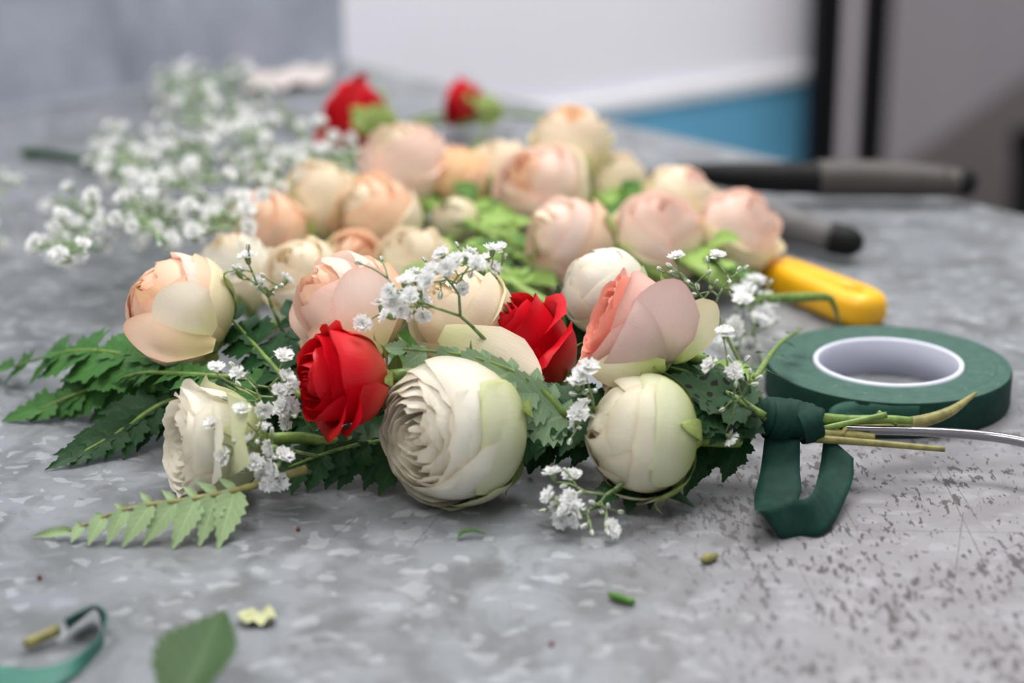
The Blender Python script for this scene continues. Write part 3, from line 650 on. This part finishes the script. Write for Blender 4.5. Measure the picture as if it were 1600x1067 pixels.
frond('short green fern tips just under the peach rose', [Z(360, 590, .026), Z(300, 585, .027), Z(230, 582, .024), Z(190, 590, .02)], [m_(44), m_(60), m_(46), m_(26)], .30, 'fern_mid', cdir(0, .6, .7), n=6, kind='lobed', seed=9, ang=34, droop=.1)
frond('pale green fern frond lying face down on the table in front', [Z(478, 733, .014), Z(385, 762, .012), Z(300, 780, .011), Z(200, 795, .009), Z(105, 832, .002)], [m_(96), m_(104), m_(96), m_(74), m_(46)], .20, 'fern_pale', cdir(0, .45, .9), n=8, sides=(1, -1), sidek=(1.0, .35), ang=66, kind='fern', seed=11, start=.30, droop=.05, stemmat='stem_tan', rr=.0009)
frond('grey green fern tip crossing in front of the right red rose', [D(885, 650, .590), D(830, 596, .592), D(740, 558, .596), D(630, 545, .600)], [m_(84), m_(80), m_(62), m_(30)], .44, 'fern_grey', cdir(-.1, .35, .95), n=7, sides=(1, -1), sidek=(1.0, .3), kind='fern', seed=13, ang=62, start=.0, droop=.0)
frond('dark glossy fern frond under the left red rose', [Z(660, 690, .014), Z(590, 690, .014), Z(520, 705, .011), Z(450, 730, .008)], [m_(92), m_(88), m_(72), m_(42)], .40, 'fern', cdir(-.1, .55, .8), n=6, kind='lobed', seed=15, ang=62, droop=.2)
frond('dark fern frond behind the left floret cluster', [Z(470, 620, .026), Z(430, 575, .030), Z(390, 530, .034), Z(355, 490, .038)], [m_(78), m_(84), m_(70), m_(40)], .42, 'fern', cdir(-.2, .45, .85), n=6, kind='lobed', seed=17, ang=52, droop=.1)
frond('dark upright fern leaf left of the pale peach garland rose', [Z(500, 585, .030), Z(475, 540, .034), Z(455, 490, .040)], [m_(58), m_(58), m_(36)], .48, 'fern', cdir(-.2, .4, .85), n=4, kind='fern', seed=19, ang=45)
frond('dark fern tips between the right red rose and the ivory rosebud', [D(905, 590, .66), D(890, 540, .662), D(880, 490, .665)], [m_(62), m_(62), m_(38)], .45, 'fern', cdir(0, .4, .9), n=4, kind='fern', seed=21, ang=38)
spf = frond('fern frond with black spore dots beside the tape binding', [Z(1195, 650, .026), Z(1130, 610, .032), Z(1070, 580, .036), Z(1020, 570, .038)], [m_(66), m_(86), m_(84), m_(50)], .36, 'fern', cdir(.1, .6, .75), n=6, kind='lobed', seed=23, ang=52, droop=.1)
place_leaf('leaflet', spf, D(1185, 652, .594), D(1030, 576, .592), .0098, M['fern_spot'], cdir(.15, .5, .85), 'lobed', 2)
frond('dark fern frond under the closed white rose', [Z(1190, 670, .018), Z(1110, 690, .014), Z(1040, 720, .010), Z(960, 770, .006)], [m_(70), m_(86), m_(80), m_(44)], .40, 'fern', cdir(.1, .6, .75), n=6, kind='lobed', seed=25, ang=55, droop=.2)
frond('dark fern frond in the shade between the two front white roses', [Z(960, 650, .020), Z(900, 655, .018), Z(850, 670, .014), Z(800, 700, .008)], [m_(80), m_(90), m_(84), m_(50)], .42, 'fern', cdir(.1, .6, .75), n=6, kind='lobed', seed=27, ang=58, droop=.2)
frond('dark fern frond under the middle of the garland', [Z(880, 610, .024), Z(760, 600, .022), Z(640, 610, .02), Z(560, 600, .02)], [m_(80), m_(90), m_(84), m_(60)], .40, 'fern', cdir(0, .7, .65), n=8, kind='lobed', seed=29, ang=58, droop=.2)
frond('dark fern frond filling the garland left of the red rose', [Z(520, 660, .016), Z(450, 650, .016), Z(400, 630, .018), Z(350, 600, .022)], [m_(80), m_(84), m_(70), m_(46)], .40, 'fern', cdir(-.1, .6, .75), n=6, kind='lobed', seed=31, ang=55, droop=.15)
frond('dark fern frond between the closed white rose and the binding', [D(1200, 650, .598), D(1150, 640, .594), D(1100, 640, .590), D(1060, 650, .588)], [m_(66), m_(74), m_(66), m_(44)], .40, 'fern', cdir(.1, .45, .85), n=6, kind='lobed', seed=35, ang=50, droop=.1)
frond('dark fern frond in the gap right of the big white rose', [D(960, 640, .600), D(900, 640, .594), D(850, 655, .590), D(815, 690, .586)], [m_(66), m_(76), m_(70), m_(44)], .42, 'fern', cdir(0, .4, .9), n=5, kind='lobed', seed=37, ang=55, droop=.1)
frond('small fern sprig showing behind the white florets near the tape roll', [Z(1180, 590, .03), Z(1215, 540, .026), Z(1250, 515, .022)], [m_(40), m_(36), m_(20)], .4, 'fern_mid', cdir(0, .7, .6), n=4, kind='fern', seed=33, ang=50)
# broad rose leaves in the garland
def lone_leaf(label, b, t, hw, mat, nrm, kind='rose', seed=0, name='rose_leaf', group='single leaves in the garland'):
    o = place_leaf(name, None, b, t, hw, M[mat], nrm, kind, seed); tag(o, label, 'leaf', group); return o
lone_leaf('broad dark green leaf right of the left red rose', D(690, 590, .655), D(600, 530, .652), .011, 'leaf', cdir(.1, .6, .7), seed=1)
lone_leaf('curled green leaf between the pale peach rose and the cream rose', D(690, 560, .662), D(625, 520, .66), .010, 'leaf', cdir(-.3, .5, .8), 'plain', 2)
lone_leaf('olive green leaf below the pink rose', D(1180, 640, .625), D(1050, 555, .65), .011, 'leaf_lite', cdir(.2, .6, .7), 'plain', 2)
lone_leaf('narrow green leaf hanging at the right of the big white rose', D(812, 650, .638), D(822, 742, .622), .004, 'leaf', cdir(.3, .2, .9), 'plain', 1)
lone_leaf('dark pointed leaf on the table under the closed white rose', Z(1010, 772, .006), Z(1088, 780, .004), .006, 'fern', up, 'plain', 3)
lone_leaf('pale green leaf blade at the right of the left red rose', D(606, 660, .63), D(622, 558, .632), .0075, 'sepal', cdir(.2, .1, .95), 'plain', 0)
lone_leaf('green sepal like leaf under the left peach rose', D(318, 600, .64), D(330, 520, .642), .0045, 'sepal', cdir(.1, .2, .95), 'plain', 1)
lone_leaf('grey green lobed leaf over the lying white rose', D(440, 590, .625), D(350, 650, .612), .0075, 'fern_mid', cdir(.1, .5, .85), 'fern', 1)

# ------------------------------------------------------------------ baby's breath in the garland
def spread(L, Y, jit, seed): 
    r = random.Random(seed); return [D(x, y, Y+r.uniform(-jit, jit)) for x, y in L]
SG = "baby's breath sprigs in the garland"
sprig('spray of white florets standing above the middle of the garland', [D(775, 548, .606), D(740, 512, .602)],
      spread([(612,470),(640,488),(655,455),(632,440),(605,492),(690,398),(728,402),(722,450),(668,438),(640,462),(662,470),(625,485),(675,425),(745,412),(567,506),(596,478),(712,408),(770,390),(648,432),(700,418),(610,455),(662,492),(735,395),(630,466)], .594, .012, 1),
      spread([(663,405),(676,418),(684,425),(592,470),(714,382),(700,430),(690,440),(560,410),(596,404),(735,430),(705,448),(688,462),(650,425)], .598, .012, 2), seed=1)
sprig('white floret sprig rising left of the right red rose', [D(782, 520, .66), D(780, 450, .655)], spread([(782,388),(760,405),(770,418),(752,420)], .652, .006, 3), spread([(790,400),(770,395),(776,430)], .652, .006, 4), seed=2)
sprig('sprig of buds and florets between the two peach roses', [D(448, 530, .655), D(425, 480, .65)], spread([(386,402),(405,440),(447,438),(372,425),(412,452)], .648, .008, 5), spread([(366,418),(376,420),(388,385),(432,450),(440,446),(425,458),(410,430)], .648, .008, 6), seed=3)
sprig('white floret cluster left of the left red rose', [D(500, 700, .612), D(470, 640, .600)],
      spread([(443,557),(447,590),(455,605),(412,638),(452,635),(338,575),(371,583),(448,660),(436,612),(440,640)], .590, .006, 7),
      spread([(451,578),(440,610),(350,622),(372,600),(460,650),(400,660),(385,590),(362,570)], .590, .006, 8), seed=4)
sprig('white floret cluster spread over the lying white rose', [D(505, 715, .600), D(460, 705, .585)],
      spread([(378,640),(332,662),(376,705),(398,722),(428,730),(390,690),(422,700),(436,752),(410,740),(350,712),(412,668),(442,712),(418,755)], .572, .005, 27),
      spread([(414,670),(420,690),(378,735),(402,690),(430,715),(345,690),(366,690),(410,650),(425,672)], .572, .005, 28), seed=44)
sprig('white florets peeping out under the left red rose', [D(540, 690, .64), D(520, 685, .635)], spread([(505,662),(520,680),(492,650),(462,640)], .630, .005, 9), spread([(470,660),(525,665)], .63, .005, 10), seed=5)
sprig('white floret cluster on the table in front of the closed white rose', [Z(985, 745, .012), Z(960, 765, .010)],
      [Z(885, 798, .008), Z(872, 790, .006), Z(900, 808, .006), Z(878, 812, .004), Z(863, 740, .016), Z(857, 775, .012), Z(954, 826, .004), Z(893, 745, .014), Z(905, 795, .008), Z(892, 780, .011)],
      [Z(848, 798, .004), Z(880, 760, .013), Z(905, 770, .011), Z(925, 832, .004), Z(940, 800, .006), Z(925, 785, .009), Z(895, 770, .013), Z(950, 790, .008), Z(970, 800, .005), Z(912, 822, .005), Z(884, 735, .017)], seed=6)
sprig('white florets between the right red rose and the closed white rose', [D(960, 650, .60), D(930, 645, .588)], spread([(908,585),(903,598),(912,632),(905,645),(918,575),(898,660)], .580, .006, 11), spread([(895,615),(915,612),(925,650),(890,690),(930,610),(905,668)], .580, .006, 12), seed=7)
sprig('airy budding sprig standing behind the pink rose', [D(1200, 640, .64), D(1150, 555, .645), D(1125, 500, .645)], spread([(1057,402),(1121,400)], .645, .008, 13),
      spread([(1030,420),(1045,415),(1048,428),(1105,405),(1108,425),(1140,440),(1155,420),(1166,418),(1120,440),(1085,460),(1096,470),(1110,450),(1050,425),(1075,440),(1145,455),(1090,448)], .645, .01, 14), seed=8)
sprig('soft white floret sprig left of the tape roll', [D(1210, 625, .68), D(1190, 570, .70)], spread([(1172,448),(1160,470),(1192,492),(1140,525),(1165,545),(1150,512),(1180,440),(1178,560),(1125,540),(1200,470),(1168,458),(1185,500),(1155,460),(1172,540),(1145,545)], .705, .02, 15), spread([(1205,440),(1150,480),(1215,500)], .72, .02, 16), seed=9, fs=.0046)
sprig('small florets beside the tape binding', [D(1195, 655, .594), D(1170, 632, .588)], spread([(1110,570),(1140,683),(1132,520),(1148,580)], .584, .004, 17), spread([(1160,590),(1172,580),(1180,600),(1150,600),(1168,560),(1128,640),(1186,590),(1140,560)], .584, .006, 18), seed=10)
# ------------------------------------------------------------------ baby's breath behind
HG = "baby's breath sprigs heaped at the back"
def inpoly(x, y, P):
    c = False; j = len(P)-1
    for i in range(len(P)):
        if (P[i][1] > y) != (P[j][1] > y) and x < (P[j][0]-P[i][0])*(y-P[i][1])/(P[j][1]-P[i][1])+P[i][0]: c = not c
        j = i
    return c
heap = [([(230,105),(300,92),(390,100),(425,150),(400,205),(320,215),(245,190),(225,150)], 34, 'topmost sprig of the white floret heap'),
        ([(130,205),(175,185),(235,200),(250,270),(190,300),(125,265)], 26, 'left shoulder sprig of the white floret heap'),
        ([(240,200),(330,205),(360,280),(300,320),(230,290)], 32, 'sprig at the centre of the white floret heap'),
        ([(340,200),(430,180),(450,260),(440,310),(370,300)], 28, 'right shoulder sprig of the white floret heap'),
        ([(180,290),(280,300),(300,370),(250,395),(175,360)], 32, 'lower centre sprig of the white floret heap'),
        ([(290,300),(390,300),(400,340),(370,375),(300,370)], 28, 'lower right sprig of the white floret heap'),
        ([(80,300),(140,280),(180,350),(165,400),(95,420),(40,410),(60,350)], 24, 'lowest left sprig of the white floret heap'),
        ([(430,230),(520,225),(570,240),(560,275),(480,275),(430,300)], 24, 'floret sprig trailing between the heap and the back cream rose')]
for i, (P, n, lab) in enumerate(heap):
    r = random.Random(900+i); fl = []; bu = []
    x0, x1 = min(p[0] for p in P), max(p[0] for p in P); y0, y1 = min(p[1] for p in P), max(p[1] for p in P)
    while len(fl)+len(bu) < n*1.2+22:
        x, y = r.uniform(x0, x1), r.uniform(y0, y1)
        if not inpoly(x, y, P): continue
        p = Z(x, y, r.uniform(.010, .048)); (fl if len(fl) < n*1.2 else bu).append(p)
    cx, cy = sum(p[0] for p in P)/len(P), sum(p[1] for p in P)/len(P)
    base = Z(cx*.45+330*.55, cy*.4+300*.6, .006)
    sprig(lab, [base, base.lerp(Z(cx, cy+14, .016), .45)], fl, bu, fs=.0039, seed=20+i, mat='gyp_far', group=HG, r0=.0011, bs=.0018)
sprig('white floret sprig cut by the left frame edge', [Z(-60, 330, .006), Z(-30, 325, .012)], [Z(12, 280, .02), Z(26, 284, .016), Z(4, 272, .02), Z(4, 382, .006), Z(-20, 300, .02), Z(-10, 350, .012)], [Z(36, 340, .008), Z(8, 300, .015)], fs=.0034, seed=40, mat='gyp_far', group=HG)
sprig('few white florets in front of the back red rose', [Z(560, 265, .008), Z(540, 258, .012)], [Z(520, 214, .03), Z(548, 216, .028), Z(560, 238, .024), Z(580, 242, .02), Z(524, 240, .022), Z(500, 190, .04), Z(472, 196, .03), Z(535, 255, .02), Z(675, 222, .01)], [Z(510, 250, .02)], fs=.0038, seed=41, mat='gyp_far', group=HG)

# ================================================================== tape binding, loop, wire, stems
M['tape'] = plain('dark green crepe tape', lin(16, 54, 45), .7, 0, .16, 260, .2, .35)
M['tape_lite'] = plain('green crepe tape side', lin(30, 74, 62), .7, 0, .10, 500, .3, .3)
M['core'] = plain('white plastic core', lin(216, 218, 234), .35, 0, .02, 40)
def ribbon(name, A, B, mat, parent, n=40, m=5, th=.00018, crk=.0):
    a = crom(A, n); b = crom(B, n); V = []; r = random.Random(7)
    for i in range(n):
        for k in range(m): V.append(a[i].lerp(b[i], k/(m-1))+Vector((0, 0, r.uniform(-crk, crk))))
    F = [(i*m+k, i*m+k+1, (i+1)*m+k+1, (i+1)*m+k) for i in range(n-1) for k in range(m-1)]
    o = link(name, mesh(name, V, F), parent, mat); s = o.modifiers.new('thick', 'SOLIDIFY'); s.thickness = th; s.offset = 0
    return o
w0, w1 = D(1186, 653, .600), D(1284, 664, .598)
bind = empty('tape_binding', w0.copy(), 'dark green florist tape wound round the stems with a hanging loop', 'tape')
tube('tape_wrap', [w0, D(1215, 652, .600), D(1245, 656, .600), w1], [.0050, .0066, .0062, .0064, .0058, .0050], M['tape'], bind, n=26, sides=22, wob=.07)
for i, (t, sl) in enumerate(((.30, .5), (.78, .3))):
    c = w0.lerp(w1, t); d = Vector((.45, .1, -.12*(1-2*i)))*.007
    tube('tape_turn', [c-d, c, c+d], [.0063-.0004*i, .0066-.0004*i, .0061-.0005*i], M['tape'], bind, n=9, sides=24, wob=.05, cap=False, seed=i)
ribbon('tape_loop', [D(1195, 680, .598), D(1188, 735, .588), D(1178, 782, .574), Z(1188, 798, .011), Z(1228, 782, .0105), Z(1265, 775, .0112), D(1280, 735, .590), D(1288, 676, .600)],
       [D(1250, 684, .596), D(1250, 735, .586), D(1250, 776, .574), Z(1216, 838, .0008), Z(1250, 838, .0006), Z(1292, 832, .0008), D(1330, 758, .582), D(1334, 716, .592)], M['tape'], bind, n=60, m=6)
wire = tube('silver_wire', [D(1255, 668, .600), D(1330, 671, .603), D(1440, 674, .606), D(1540, 681, .604), D(1610, 693, .598), D(1720, 722, .585)], [.00135, .0014, .0016, .0017, .0017], plain('polished wire', lin(142, 140, 146), .22, 1.0, .04, 60), n=40, sides=14)
tag(wire, 'shiny silver wire running out of the tape binding to the right', 'wire')
SGp = 'cut stem ends sticking out of the binding'
def cut(label, pts, radii, mat='stem', nodes=()):
    o = empty('cut_stem', pts[0].copy(), label, 'stem', SGp); tube('stalk', pts, radii, M[mat], o, n=20, sides=8)
    for (p, q, r) in nodes: tube('side_shoot', [p, p.lerp(q, .5), q], [r, r*.8], M[mat], o, n=5, sides=6)
    return o
cut('long stem end with curved tan tip touching the tape roll', [D(1262, 660, .604), D(1340, 668, .610), D(1420, 662, .616), D(1480, 645, .622), D(1525, 614, .632)], [.0013, .0020, .0024, .0018, .0006], 'stem_tan')
cut('upper green stem end with a knob', [D(1262, 652, .600), D(1320, 656, .604), D(1385, 655, .606), D(1425, 657, .607)], [.0020, .0016, .0012], 'stem', [(D(1385, 655, .606), D(1372, 644, .606), .0011), (D(1390, 655, .606), D(1402, 662, .606), .0011)])
cut('thin green stem end crossing the others', [D(1272, 672, .599), D(1330, 660, .601), D(1385, 648, .603)], [.0010, .0011], 'stem')
cut('short olive stem end under the wire', [D(1270, 678, .598), D(1320, 679, .600), D(1366, 684, .600)], [.0018, .0014], 'stem_tan', [(D(1315, 680, .599), D(1322, 668, .600), .0010)])
cut('lowest long brown green stem end', [D(1268, 685, .596), D(1350, 691, .597), D(1430, 698, .597), D(1476, 702, .597)], [.0014, .0011, .0009], 'stem_tan')
cut('bent green stem tip behind the tape roll', [Z(1150, 470, .025), Z(1220, 466, .022), Z(1288, 464, .020), Z(1302, 475, .017), Z(1312, 508, .006)], [.0018, .0020, .0012, .0006], 'stem')

# tape roll
rc = Z(1388, 566, .0125); rc.z = 0
roll = empty('florist_tape_roll', rc.copy(), 'roll of dark green florist tape on a white core', 'tape')
RO, RI, TH = .0426, .0262, .0128; mr = Matrix.Translation(rc)
def roll_mat():
    q = NT('wound crepe tape'); co = q.coord(); rel = q.n('VectorMath', operation='SUBTRACT'); q.l(co, rel.inputs[0]); rel.inputs[1].default_value = (rc.x, rc.y, 0)
    fl = q.n('VectorMath', operation='MULTIPLY'); q.l(rel.outputs[0], fl.inputs[0]); fl.inputs[1].default_value = (1, 1, 0)
    ln = q.n('VectorMath', operation='LENGTH'); q.l(fl.outputs[0], ln.inputs[0])
    w = q.n('TexNoise', noise_dimensions='1D'); q.l(ln.outputs['Value'], w.inputs['W']); w.inputs['Scale'].default_value = 1500; w.inputs['Detail'].default_value = 2
    nz = q.noise(co, 220, 4); f = q.math('ADD', q.math('MULTIPLY', w.outputs[0], .5), q.math('MULTIPLY', nz, .5))
    c = q.ramp(f, [(.35, lin(34, 70, 60)), (.65, lin(56, 94, 82))])
    lint = q.noise(co, 500, 2); c = q.mix(q.math('MULTIPLY', q.ramp(lint, [(.73, B4), (.76, W4)]), .5), c, lin(170, 168, 150))
    q.l(c, q.b.inputs['Base Color']); q.b.inputs['Roughness'].default_value = .7; q.bump(f, .3, .0006); return q.m
lathe('tape_face', [(RI, TH-.0004), (RI+.001, TH), (RO-.0012, TH), (RO-.0004, TH-.0004)], roll_mat(), roll, mr, 96)
lathe('tape_side', [(RO-.0004, TH-.0004), (RO, TH-.0012), (RO, .0012), (RO-.0006, .0003), (RI, .0003)], M['tape'], roll, mr, 96)
lathe('core', [(RI-.0001, .0002), (RI-.0001, TH+.0002), (RI-.0006, TH+.0005), (RI-.0015, TH+.0004), (RI-.0018, TH-.0002), (RI-.0018, .0002)], M['core'], roll, mr, 96, closed=True)
ang = lambda a, r, z: rc+Vector((math.cos(a)*r, math.sin(a)*r, z))
ribbon('loose_end', [D(1292, 652, .640), D(1300, 636, .640), D(1330, 627, .6425), ang(-1.72, RO+.0008, TH-.001), ang(-1.5, RO+.0003, TH-.001)],
       [D(1298, 672, .634), D(1310, 676, .634), D(1340, 680, .637), ang(-1.72, RO+.0008, .0006), ang(-1.5, RO+.0003, .0006)], M['tape_lite'], roll, n=30)

# ================================================================== tools behind
M['grip'] = plain('taupe rubber grip', lin(70, 64, 60), .6, 0, .08, 120)
M['gripgrey'] = plain('grey rubber grip', lin(96, 94, 95), .6, 0, .08, 120)
M['blackrub'] = plain('black rubber', (.006, .006, .007, 1), .6, spec=.2)
M['blade'] = plain('brushed blade steel', lin(150, 150, 156), .3, .9, .08, 90)
sh = empty('pruning_shears', Z(1040, 300, 0), 'pruning shears with taupe and grey handles lying open at the back right', 'shears')
H = lambda x, y, z: Z(x, y, z)
tube('handle', [H(1075, 268, .016), H(1130, 274, .015), H(1200, 278, .014), H(1282, 279, .013)], [.0035, .0062, .0075, .0080], M['blackrub'], sh, n=24, sides=18, flat=1.0)
tube('grip', [H(1276, 279, .013), H(1340, 279, .0125), H(1410, 281, .012), H(1478, 284, .0115)], [.0088, .0090, .0086, .0074], M['grip'], sh, n=24, sides=20)
tube('collar', [H(1474, 284, .0115), H(1502, 285, .0112)], [.0070, .0064], M['grip'], sh, n=5, sides=20)
tube('end_cap', [H(1500, 285, .0112), H(1515, 286, .011), H(1524, 287, .011)], [.0068, .0066, .0040], M['blackrub'], sh, n=8, sides=20)
tube('grip', [H(1075, 300, .012), H(1150, 325, .0115), H(1230, 350, .0105), H(1308, 374, .0092)], [.0050, .0078, .0080, .0066], M['gripgrey'], sh, n=24, sides=20)
tube('end_cap', [H(1300, 372, .0092), H(1328, 378, .0088), H(1341, 381, .0088)], [.0070, .0066, .0042], M['blackrub'], sh, n=9, sides=20)
tube('pivot_arm', [H(1080, 300, .012), H(1045, 288, .013), H(1012, 282, .013)], [.0052, .0058, .0048], M['grip'], sh, n=10, sides=14)
tube('pivot_arm', [H(1085, 268, .016), H(1050, 276, .015), H(1010, 288, .012)], [.0040, .0052, .0042], M['blackrub'], sh, n=10, sides=14)
lathe('pivot_bolt', [(.0001, .0222), (.0026, .0220), (.0034, .0205), (.0034, .012)], M['steel'], sh, Matrix.Translation(Vector((H(1032, 284, .0).x, H(1032, 284, .013).y, 0))), 20)
tube('blade', [H(1015, 284, .012), H(960, 300, .010), H(900, 320, .006)], [.0052, .0060, .0012], M['blade'], sh, n=12, sides=10, flat=.25)
tube('blade', [H(1015, 290, .010), H(960, 312, .008), H(910, 338, .005)], [.0048, .0050, .0012], M['blade'], sh, n=12, sides=10, flat=.25)

kn = empty('knife', Z(1290, 470, 0), 'knife with a bright yellow plastic handle behind the tape roll', 'knife')
M['yellow'] = plain('yellow plastic', lin(240, 178, 20), .38, 0, .05, 60)
def knife_handle():
    a = Z(1196, 424, .006); b = Z(1368, 492, .006); a.z = b.z = 0
    d = (b-a); L = d.length; d.normalize(); s = Vector((-d.y, d.x, 0)); hc = L*.80
    n = 64; loops = []
    def outline(inset):
        pts = []
        for k in range(n):
            th = 2*PI*k/n; c, sn = math.cos(th), math.sin(th)
            e = 2/3.4; x = L/2*(1 if c > 0 else -1)*abs(c)**e; wloc = .0102+.0016*(x/(L/2)); wloc *= 1-.05*math.cos(3*x/L*2)
            y = wloc*(1 if sn > 0 else -1)*abs(sn)**e
            r = Vector((x, y)); 
            pts.append((L/2+x*(1-inset/(L/2)), y*(1-inset/.0102)))
        return pts
    def hole(r):
        return [(hc+math.cos(2*PI*k/n)*r*1.5, math.sin(2*PI*k/n)*r) for k in range(n)]
    H_ = .0135
    rings = [(outline(.003), .0008), (outline(.0012), .0012), (outline(.0), .0042), (outline(0), .0090), (outline(.0010), .0118), (outline(.0030), H_-.0002), (outline(.0055), H_), (hole(.0040), H_), (hole(.0033), H_-.0007), (hole(.0030), H_-.003), (hole(.0018), H_-.0036)]
    V = []; F = []
    for ring, z in rings:
        for (x, y) in ring: V.append(a+d*x+s*y+Vector((0, 0, z)))
    m = len(rings)
    for j in range(m-1):
        for k in range(n): F.append((j*n+k, j*n+(k+1) % n, (j+1)*n+(k+1) % n, (j+1)*n+k))
    F.append(tuple(range(n))[::-1]); F.append(tuple(range((m-1)*n, m*n)))
    link('handle', mesh('handle', V, F), kn, M['yellow'])
    # short blade
    bl = [a+d*.004, a-d*.05]
    pts = [bl[0]+s*.006, bl[0]-s*.006, bl[1]-s*.004, bl[1]+s*.001]
    V = [p+Vector((0, 0, .005)) for p in pts]+[p+Vector((0, 0, .0062)) for p in pts]
    link('blade', mesh('blade', V, [(3,2,1,0),(4,5,6,7),(0,1,5,4),(1,2,6,5),(2,3,7,6),(3,0,4,7)]), kn, M['blade'], False)
knife_handle()

# crumpled paper at the back corner
def paper():
    r = random.Random(4); nx, ny = 16, 9; V = []
    a, b, c, d_ = Z(375, 128, 0), Z(520, 108, 0), Z(512, 140, 0), Z(385, 150, 0)
    for j in range(ny):
        for i in range(nx):
            p = a.lerp(b, i/(nx-1)).lerp(d_.lerp(c, i/(nx-1)), j/(ny-1)); p = p.copy(); p.z = .0015+.003*math.sin(i*.5+j*.4)**2+r.uniform(0, .0015); V.append(p)
    F = [(j*nx+i, j*nx+i+1, (j+1)*nx+i+1, (j+1)*nx+i) for j in range(ny-1) for i in range(nx-1)]
    o = link('crumpled_paper', mesh('paper', V, F), None, plain('off white paper', lin(196, 186, 184), .8, 0, .06, 30)); s = o.modifiers.new('t', 'SOLIDIFY'); s.thickness = .0008
    tag(o, 'crumpled off white paper in the far corner of the table', 'paper')
paper()
# dark bin edge at the far right of the room
bp = D(1640, 240, 2.4)
binr = empty('waste_bin', Vector((bp.x, bp.y, -.9)), 'black bin standing beyond the table at the right edge', 'bin')
lathe('body', [(.001, 0), (.028, 0), (.04, .30), (.044, D(1600, 224, 2.4).z+.9), (.040, D(1600, 224, 2.4).z+.9), (.036, .3), (.001, .05)], M['black'], binr, Matrix.Translation(Vector((bp.x, bp.y, -.9))), 32)
lathe('rim', [(.044, D(1600, 224, 2.4).z+.89), (.047, D(1600, 224, 2.4).z+.895), (.047, D(1600, 224, 2.4).z+.91), (.043, D(1600, 224, 2.4).z+.912)], M['black'], binr, Matrix.Translation(Vector((bp.x, bp.y, -.9))), 32)

# ================================================================== scraps on the table
ribbon_root = empty('tape_scrap', Z(60, 1030, 0), 'teal green curl of florist tape at the lower left', 'tape')
ribbon('strip', [Z(100, 968, .0085), Z(118, 958, .0085), Z(150, 946, .0088), Z(168, 965, .008), Z(150, 1000, .006), Z(105, 1032, .004), Z(50, 1045, .003), Z(-30, 1035, .002)],
       [Z(106, 984, .002), Z(124, 970, .002), Z(148, 952, .003), Z(158, 972, .002), Z(160, 1012, .001), Z(110, 1062, .0008), Z(50, 1085, .0006), Z(-30, 1075, .0006)], plain('teal crepe tape', lin(52, 112, 98), .6, 0, .15, 200), ribbon_root, n=50)
lone_leaf('dark green leaf lying at the bottom edge', Z(280, 1110, .006), Z(346, 930, .018), .0105, 'leaf_dull', cdir(0, .93, .37), 'rose', 2, group='scraps on the table')
def petal_scrap():
    V = []; n = 9
    for j in range(n):
        for i in range(n):
            u, v = -1+2*i/(n-1), -1+2*j/(n-1); k = math.sqrt(max(0, 1-v*v*.6)); p = Z(402+u*30*k, 972+v*10, 0); p.z = .0010+.0018*(u*u*.6+v*v*.3)+.0008*math.sin(5*u+3*v); V.append(p)
    F = [(j*n+i, j*n+i+1, (j+1)*n+i+1, (j+1)*n+i) for j in range(n-1) for i in range(n-1)]
    o = link('fallen_petal', mesh('petal', V, F, [((i % n)/(n-1), .3+.3*(i//n)/(n-1)) for i in range(n*n)]), None, plain('wilted petal', lin(182, 184, 140), .6, 0, .1, 200)); tag(o, 'pale yellow green fallen petal near the bottom leaf', 'petal')
petal_scrap()
tag(tube('stem_scrap', [Z(40, 1006, .0025), Z(90, 984, .003)], [.0015, .0017], M['stem_tan']), 'short olive stem stub beside the lower left tape curl', 'stem', 'scraps on the table')
tag(tube('stem_scrap', [Z(953, 928, .0012), Z(968, 934, .0014), Z(991, 941, .0012)], [.0008, .0012, .0009], M['leaf']), 'tiny green stem clipping on the bare front of the table', 'stem', 'scraps on the table')
tag(tube('stem_scrap', [Z(716, 842, .0010), Z(722, 832, .002), Z(740, 828, .0026), Z(758, 834, .0012)], [.0003, .0008, .0007, .0003], M['leaf'], n=16, flat=.5), 'small curled green leaf clipping in front of the big white rose', 'leaf', 'scraps on the table')
tag(tube('stem_scrap', [Z(1096, 876, .0012), Z(1105, 872, .0016), Z(1120, 868, .0012)], [.0008, .0016, .0008], M['stem_tan']), 'tiny olive seed husk left of the hanging tape loop', 'husk', 'scraps on the table')
for i, (x, y, lab) in enumerate(((62, 905, 'reddish crumb at the left of the bare table front'), (1200, 712, 'dark crumb under the tape binding'), (862, 1009, 'brown crumb near the bottom middle'), (466, 829, 'reddish crumb right of the pale fern frond'))):
    v, f = box_geo((-.0007, -.0006, 0), (.0009, .0006, .0007)); p = Z(x, y, 0)
    bm = bmesh.new(); bmesh.ops.create_icosphere(bm, subdivisions=1, radius=.0008, matrix=Matrix.Translation(p+Vector((0, 0, .0006))))
    me = bpy.data.meshes.new('crumb'); bm.to_mesh(me); bm.free(); tag(link('crumb', me, None, plain('rust crumb %d' % i, lin(120, 66, 52), .8)), lab, 'crumb', 'scraps on the table')
tag(tube('stem_stub', [D(604, 775, .625), D(602, 760, .628), D(600, 730, .64)], [.0021, .0021], M['sepal']), 'pale cut stem stub under the garland left of the big white rose', 'stem', SGp)
